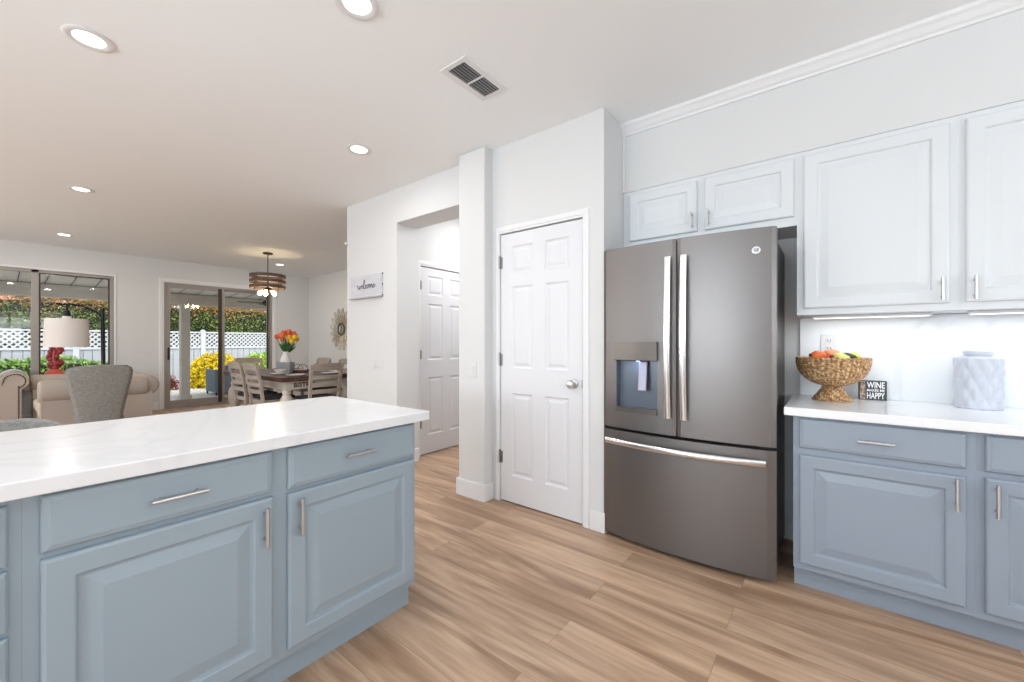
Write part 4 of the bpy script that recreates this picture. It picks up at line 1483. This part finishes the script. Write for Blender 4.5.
def pillow(name, label, mat, loc, rot, s_=0.42):
    m = M(); loops = []
    n_ = 12
    for sgn in (1, -1):
        vs_ = []; fs_ = []
        for i in range(n_ + 1):
            for j in range(n_ + 1):
                u = i / n_ * 2 - 1; v = j / n_ * 2 - 1
                th = 0.075 * ((1 - u ** 4) * (1 - v ** 4)) ** 0.6
                pin = 1 - 0.06 * (1 - u * u) * 1 - 0.0
                vs_.append((u * s_ / 2 * (1 - 0.07 * (1 - v * v)), sgn * th, v * s_ / 2 * (1 - 0.07 * (1 - u * u))))
        for i in range(n_):
            for j in range(n_):
                a = i * (n_ + 1) + j
                q = (a, a + n_ + 1, a + n_ + 2, a + 1)
                fs_.append(q if sgn < 0 else tuple(reversed(q)))
        m.add(vs_, fs_)
    o = m.build(name, mat, loc=loc, rot=rot, smooth=60)
    return tag(o, label, 'pillow')


pillow('throw_pillow', 'pale blue throw pillow on the sofa under the window', 'palefab', (-0.16, 9.10, 0.665), (R(-18), 0, R(4)), 0.40)
bl = M()
inn = [(0.112 * math.cos(R(-20 + 200 * i / 16)) + 0.035, 0.70 + 0.137 * math.sin(R(-20 + 200 * i / 16))) for i in range(17)]
inn = [((0.1285 if True else 0) * math.cos(R(-10 + 180 * i / 16)) + 0.035, 0.70 + 0.1285 * math.sin(R(-10 + 180 * i / 16))) for i in range(17)]
ou = [(0.142 * math.cos(R(-10 + 180 * i / 16)) + 0.035, 0.70 + 0.142 * math.sin(R(-10 + 180 * i / 16))) for i in range(17)]
bl.loft([[(x + 0.16, y, z) for x, z in inn + ou[::-1]] for y in (9.04, 9.16, 9.26)])
o = bl.build('throw_blanket', 'palefab', smooth=50)
tag(o, 'pale blue folded blanket over the arm of the nailhead sofa', 'blanket')

# red sculpture on a side table in the corner
st = thing('side_table', 'small dark round side table between the two sofas', 'table', (0.60, 9.32, 0))
M().lathe([(0.001, 0.665), (0.19, 0.665), (0.20, 0.68), (0.19, 0.695), (0.001, 0.695)], 32).build('table_top', 'redpale', st, smooth=40)
M().lathe([(0.13, 0), (0.13, 0.02), (0.03, 0.05), (0.03, 0.664)], 20).build('pedestal', 'darkwood', st, smooth=40)
rs = thing('sculpture', 'red ornate figure on a stepped coral base in front of the window', 'sculpture', (0.60, 9.32, 0.6952))
M().lathe([(0.001, 0), (0.130, 0), (0.130, 0.03), (0.112, 0.035), (0.106, 0.07), (0.085, 0.078), (0.08, 0.115), (0.045, 0.12), (0.001, 0.12)], 28).build('base', 'redpale', rs, smooth=35)
m = M()
random.seed(11)
m.tube([(0, 0, 0.11), (0.01, 0, 0.2), (-0.01, 0, 0.3), (0, 0, 0.42)], [0.05, 0.06, 0.05, 0.03], 14)
for k in range(26):
    a = random.uniform(0, 2 * PI); z = random.uniform(0.16, 0.42)
    rr = random.uniform(0.05, 0.10)
    m.ball((rr * math.cos(a), rr * math.sin(a) * 0.7, z), (random.uniform(0.03, 0.05), 0.03, random.uniform(0.025, 0.05)), 10, 6)
m.ball((-0.05, 0, 0.43), (0.035, 0.03, 0.05), 10, 8); m.ball((0.06, 0, 0.44), (0.04, 0.03, 0.045), 10, 8)
m.v = [(x * 0.72, y * 0.72, z) for x, y, z in m.v]
m.build('figure', 'red', rs, smooth=60)

# arc floor lamp
al = thing('floor_lamp', 'black arched floor lamp with a white drum shade', 'lamp', (0.86, 7.02, 0))
M().lathe([(0.001, 0), (0.15, 0), (0.15, 0.015), (0.03, 0.03), (0.001, 0.03)], 32).build('base', 'blackmetal', al, smooth=40)
M().cyl((0, 0, 0.02), (-0.02, 0, 1.64), 0.020, n=14).build('pole', 'blackmetal', al, smooth=40)
pts = arc_prof([(-0.02, 0, 1.52), (-0.06, 0.0, 1.58), (-0.16, 0, 1.645), (-0.28, 0, 1.672), (-0.40, 0, 1.672)], 20)
M().tube(pts, 0.011, 8).build('arm', 'blackmetal', al, smooth=60)
M().lathe([(0.008, 1.67), (0.012, 1.60), (0.028, 1.595), (0.034, 1.555), (0.034, 1.53), (0.001, 1.53)], 16, c=(-0.315, 0, 0)).build('socket', 'blackmetal', al, smooth=40)
M().lathe([(0.176, 1.50), (0.186, 1.172), (0.182, 1.172), (0.172, 1.50), (0.038, 1.502), (0.038, 1.53), (0.034, 1.53), (0.034, 1.498), (0.172, 1.496)], 44, c=(-0.315, 0, 0), cap=False).build('lamp_shade', 'shade', al, smooth=40)

# wing chair
wc = thing('wing_chair', 'grey tweed high-back wing chair seen from behind', 'armchair', (0.73, 6.28, 0), R(-6))
m = M()
loops = []
prof = [(0.30, 0.205), (0.45, 0.225), (0.60, 0.255), (0.75, 0.290), (0.86, 0.318), (0.93, 0.325), (0.965, 0.305), (0.985, 0.26)]
for z, hw in prof:
    yb = -0.30 - (z - 0.3) * 0.16
    L = []
    th = 0.075
    rc = 0.05
    out_pts = [(-hw, yb + 0.22 * min(1, max(0, (0.99 - z) / 0.2))), (-hw, yb + 0.05), (-hw + 0.035, yb + 0.01), (-hw * 0.5, yb - 0.012), (0, yb - 0.016), (hw * 0.5, yb - 0.012), (hw - 0.035, yb + 0.01), (hw, yb + 0.05), (hw, yb + 0.22 * min(1, max(0, (0.99 - z) / 0.2)))]
    in_pts = [(hw - 0.05, yb + 0.22 * min(1, max(0, (0.99 - z) / 0.2))), (hw - 0.06, yb + 0.10), (0, yb + 0.075), (-hw + 0.06, yb + 0.10), (-hw + 0.05, yb + 0.22 * min(1, max(0, (0.99 - z) / 0.2)))]
    loops.append([(x, max(y, yb - 0.02), z + (0.012 if abs(x) < 0.01 else 0)) for x, y in out_pts + in_pts])
m.loft(loops)
m.v = [(x * 0.77, y, z) for x, y, z in m.v]
m.build('backrest', 'greyfab', wc, smooth=60, bevel=0.008)
B(-0.188, -0.24, 0.16, 0.188, 0.33, 0.32).build('seat_base', 'greyfab', wc, bevel=0.02)
B(-0.186, -0.235, 0.322, 0.186, 0.35, 0.46).build('seat_cushion', 'greyfab', wc, bevel=0.04, seg=3)
for x_ in (-0.22, 0.22):
    for y_ in (-0.20, 0.28):
        M().cyl((x_, y_, 0), (x_ * 0.97, y_, 0.16), 0.014, 0.024, 10).build('leg', 'darkwood', wc)

# round-backed counter stool behind the island
cs = thing('counter_stool', 'grey fabric stool with low rounded back behind the island', 'stool', (0.06, 2.76, 0), R(0))
m = M()
loops = []
for i in range(17):
    u = i / 16 * 2 - 1
    a = u * R(68)
    x = 0.235 * math.sin(a); y = -0.02 + 0.235 * math.cos(a)
    top = 0.874 - 0.16 * abs(u) ** 2.6
    c_, s_ = math.sin(a), math.cos(a)
    loops.append([(x - 0.02 * c_, y - 0.02 * s_, 0.60), (x + 0.022 * c_, y + 0.022 * s_, 0.60), (x + 0.026 * c_, y + 0.026 * s_, top - 0.02), (x, y, top), (x - 0.026 * c_, y - 0.026 * s_, top - 0.02)])
m.loft(loops)
m.build('backrest', 'greyfab', cs, smooth=60)
M().lathe([(0.001, 0.58), (0.19, 0.58), (0.205, 0.60), (0.205, 0.64), (0.18, 0.665), (0.001, 0.67)], 32).build('seat', 'greyfab', cs, smooth=50)
for x_, y_ in ((-0.14, -0.12), (0.14, -0.12), (-0.14, 0.14), (0.14, 0.14)):
    M().cyl((x_ * 1.35, y_ * 1.35, 0), (x_, y_, 0.58), 0.014, 0.020, 10).build('leg', 'darkwood', cs)
M().tube([(0.175 * math.cos(2 * PI * i / 24), 0.005 + 0.165 * math.sin(2 * PI * i / 24), 0.24) for i in range(24)], 0.008, 6, closed=True).build('footrest', 'blackmetal', cs, smooth=60)

# ================================================================ OUTSIDE
struct('ground_patio', B(-6, 9.75, -0.22, 12, 11.55, -0.06), 'concrete')
struct('ground_gravel', B(-6, 11.55, -0.24, 12, 16.2, -0.075), 'gravel')
struct('ground_garden', B(-20, 16.2, -0.24, 30, 50, -0.09), 'soil')
rf = M()
rf.loft([[(x, 9.76, 2.42), (x, 11.6, 2.285), (x, 11.6, 2.50), (x, 9.76, 2.85)] for x in (-6, 9)])
pr = struct('patio_roof', rf, 'patioceil')
m = M()
for k in range(46):
    x = -5.8 + k * 0.32
    m.loft([[(x, 9.77, 2.4185), (x + 0.012, 9.77, 2.4185), (x + 0.012, 11.29, 2.3), (x, 11.29, 2.3)], [(x, 9.77, 2.413), (x + 0.012, 9.77, 2.413), (x + 0.012, 11.29, 2.2965), (x, 11.29, 2.2965)]])
m.build('board_joints', 'darkframe', pr)
struct('patio_beam', B(-6, 11.30, 2.06, 9, 11.48, 2.295), 'patiopaint', bevel=0.004)
po = thing('patio_post', 'square greige post holding the patio roof outside the sliding door', 'post', (2.665, 11.39, -0.06))
B(-0.075, -0.085, 0, 0.085, 0.085, 2.119).build('shaft', 'patiopaint', po, bevel=0.004)
B(-0.10, -0.11, 0, 0.11, 0.11, 0.10).build('plinth', 'patiopaint', po, bevel=0.004)
for x, y, lab in ((0.62, 10.35, 'recessed lamp in the patio ceiling outside the big window'), (2.6, 10.5, 'recessed lamp in the patio ceiling outside the sliding door')):
    t = thing('downlight', lab, 'light', (x, y, 2.42 - (y - 9.76) * 0.0734 - 0.003), 0)
    M().lathe([(0.001, -0.002), (0.07, -0.002), (0.07, -0.006), (0.001, -0.006)], 24).build('lens', 'lens', t)
    M().lathe([(0.071, 0.002), (0.09, 0.002), (0.09, -0.008), (0.071, -0.008), (0.071, 0.002)], 24, cap=False).build('trim_ring', 'trim', t)

# patio ceiling fan
fx_, fy_ = 4.05, 10.6
fn = thing('ceiling_fan', 'dark bladed ceiling fan hanging under the patio roof', 'fan', (fx_, fy_, 2.355))
M().cyl((0, 0, 0), (0, 0, -0.14), 0.014, n=10).build('rod', 'bronze', fn)
M().lathe([(0.001, -0.13), (0.06, -0.14), (0.09, -0.18), (0.09, -0.22), (0.05, -0.26), (0.001, -0.27)], 24).build('motor', 'bronze', fn, smooth=40)
for k in range(4):
    a = R(172) + k * PI / 2
    m = M(); m.box(0.08, -0.06, -0.004, 0.58, 0.06, 0.004, mat=Matrix.Rotation(a, 4, 'Z') @ Matrix.Rotation(R(10), 4, 'X'))
    m.build('blade', 'darkwood', fn, loc=(0, 0, -0.20), bevel=0.003)

# lattice fence
FY = 16.5
fc = thing('fence', 'long white garden fence with lattice top behind the patio', 'fence', (0, FY, -0.085))
FX0, FX1 = -4.35, 12.0
T = 1.655
posts = [-1.45 + 2.9 * k for k in range(5)]
for x in posts:
    m = M(); m.box(x - 0.06, -0.075, 0, x + 0.06, 0.045, T + 0.02)
    m.loft([[(x - 0.075, -0.09, T + 0.02), (x + 0.075, -0.09, T + 0.02), (x + 0.075, 0.06, T + 0.02), (x - 0.075, 0.06, T + 0.02)], [(x - 0.01, -0.02, T + 0.07), (x + 0.01, -0.02, T + 0.07), (x + 0.01, 0.0, T + 0.07), (x - 0.01, 0.0, T + 0.07)]])
    m.build('post', 'fence', fc)
m = M()
for z0, z1 in ((T - 0.045, T), (1.105, 1.165), (0.03, 0.12)):
    m.box(FX0, -0.035, z0, FX1, 0.03, z1)
m.build('rail', 'fence', fc)
m = M()
z0, z1 = 1.165, T - 0.045
Hh = z1 - z0
step = 0.135
k = FX0 - Hh
while k < FX1:
    for sgn, yy in ((1, -0.012), (-1, 0.002)):
        xa, xb = (k, k + Hh) if sgn > 0 else (k + Hh, k)
        m.add([(xa - 0.028, yy, z0), (xa + 0.028, yy, z0), (xb + 0.028, yy, z1), (xb - 0.028, yy, z1), (xa - 0.028, yy + 0.008, z0), (xa + 0.028, yy + 0.008, z0), (xb + 0.028, yy + 0.008, z1), (xb - 0.028, yy + 0.008, z1)],
              [(0, 1, 2, 3), (4, 7, 6, 5), (0, 4, 5, 1), (1, 5, 6, 2), (2, 6, 7, 3), (3, 7, 4, 0)])
    k += step
m.build('lattice', 'fence', fc)
m = M()
x = FX0
while x < FX1 - 0.1:
    m.box(x + 0.006, -0.008, 0.12, x + 0.174, 0.012, 1.105)
    x += 0.18
m.build('boards', 'fenceboard', fc)


def bush(name, label, c, r, mat, nleaf, size, cat='bush', boxy=False, seed=1):
    random.seed(seed)
    t = thing(name, label, cat, (c[0], c[1], c[2]))
    m = M()
    pts = []
    for _ in range(nleaf):
        if boxy:
            f_ = random.random()
            x = random.uniform(-1, 1) * r[0]; y = random.uniform(-1, 1) * r[1]; z = random.uniform(0, 1) * r[2]
            if f_ < 0.5: y = -r[1] + abs(random.gauss(0, 0.08)) - 0.02
            elif f_ < 0.85: z = r[2] - abs(random.gauss(0, 0.06)) + 0.12 * math.sin(x * 3.1) * math.sin(x * 1.3) + random.uniform(0, 0.09)
            pts.append((x, y, max(0.03, z)))
        else:
            a = random.uniform(0, 2 * PI); u = random.uniform(-0.25, 1)
            q = math.sqrt(max(0, 1 - u * u)); k_ = random.uniform(0.80, 1.07) * (1 + 0.05 * math.sin(5 * a + 3 * u) + 0.03 * math.sin(11 * a))
            pts.append((r[0] * q * math.cos(a) * k_, r[1] * q * math.sin(a) * k_, max(0.03, r[2] * (0.22 + 0.78 * u) * k_)))
    m.leaves(pts, size)
    m.build('foliage', mat, t)
    m = M()
    if boxy:
        m.box(-r[0] * 0.99, -r[1] * 0.86, 0.0, r[0] * 0.99, r[1] * 0.86, r[2] * 0.93)
    else:
        m.ball((0, 0, r[2] * 0.42), (r[0] * 0.8, r[1] * 0.8, r[2] * 0.42), 16, 10)
    m.build('branches', 'core', t)
    return t


bush('hedge', 'tall trimmed hedge with orange new growth behind the white fence', (3.5, 17.6, -0.09), (7.5, 0.7, 2.62), 'hedge', 60000, 0.085, 'hedge', True, 3)
bush('yellow_bush', 'rounded golden yellow bush seen through the patio door', (4.10, 14.3, -0.08), (0.70, 0.55, 0.93), 'yellowleaf', 12000, 0.065, seed=4)
bush('lime_bush', 'low lime green bush right of the golden bush', (5.6, 14.9, -0.08), (0.85, 0.5, 0.90), 'limeleaf', 7000, 0.075, seed=5)
bush('low_hedge', 'low fresh green hedge outside the big window', (0.4, 15.0, -0.08), (2.3, 0.35, 0.82), 'greenleaf', 7000, 0.075, 'hedge', True, 6)
bush('red_shrub', 'small dark red shrub left of the patio post', (2.90, 14.2, -0.08), (0.30, 0.26, 0.42), 'redleaf', 900, 0.05, seed=7)

# patio armchair
pc = thing('patio_armchair', 'blue-grey patio armchair outside the sliding door', 'armchair', (3.35, 11.75, -0.075))
m = M(); m.box(0, 0, 0.07, 0.10, 0.72, 0.62); m.build('arm', 'bluegrey', pc, bevel=0.01)
m = M(); m.box(0.72, 0, 0.07, 0.82, 0.72, 0.62); m.build('arm', 'bluegrey', pc, bevel=0.01)
B(0.10, 0, 0.07, 0.72, 0.10, 0.72).build('backrest', 'bluegrey', pc, bevel=0.01)
B(0.10, 0.10, 0.07, 0.72, 0.70, 0.30).build('seat_base', 'bluegrey', pc, bevel=0.01)
B(0.105, 0.105, 0.301, 0.715, 0.71, 0.42).build('cushion', 'palefab', pc, bevel=0.03, seg=3)
for x_, y_ in ((0.03, 0.03), (0.79, 0.03), (0.03, 0.69), (0.79, 0.69)):
    M().cyl((x_, y_, 0), (x_, y_, 0.07), 0.02, n=10).build('leg', 'black', pc)


# neighbouring houses
def house(label, x, y, w_, d_, h_, rise, roofm):
    t = thing('house', label, 'building', (x, y, -0.09))
    B(0, 0, 0, w_, d_, h_).build('walls', 'stucco', t)
    m = M()
    o_ = 0.4
    m.loft([[(-o_, -o_, h_), (-o_, d_ / 2, h_ + rise), (-o_, d_ + o_, h_)], [(w_ + o_, -o_, h_), (w_ + o_, d_ / 2, h_ + rise), (w_ + o_, d_ + o_, h_)]])
    m.build('roof', roofm, t)
    for k in range(3):
        xx = w_ * (0.15 + 0.3 * k)
        B(xx, -0.02, h_ * 0.5, xx + 0.9, 0.02, h_ * 0.8).build('window', 'darkframe', t)
    return t


house('house with a red tiled roof beyond the hedge, left', -4.0, 23.5, 8.0, 7.0, 2.75, 1.3, 'rooftile')
house('house with a pale pink roof beyond the hedge, right', 8.6, 24.0, 7.0, 6.0, 2.9, 1.0, 'paleroof')
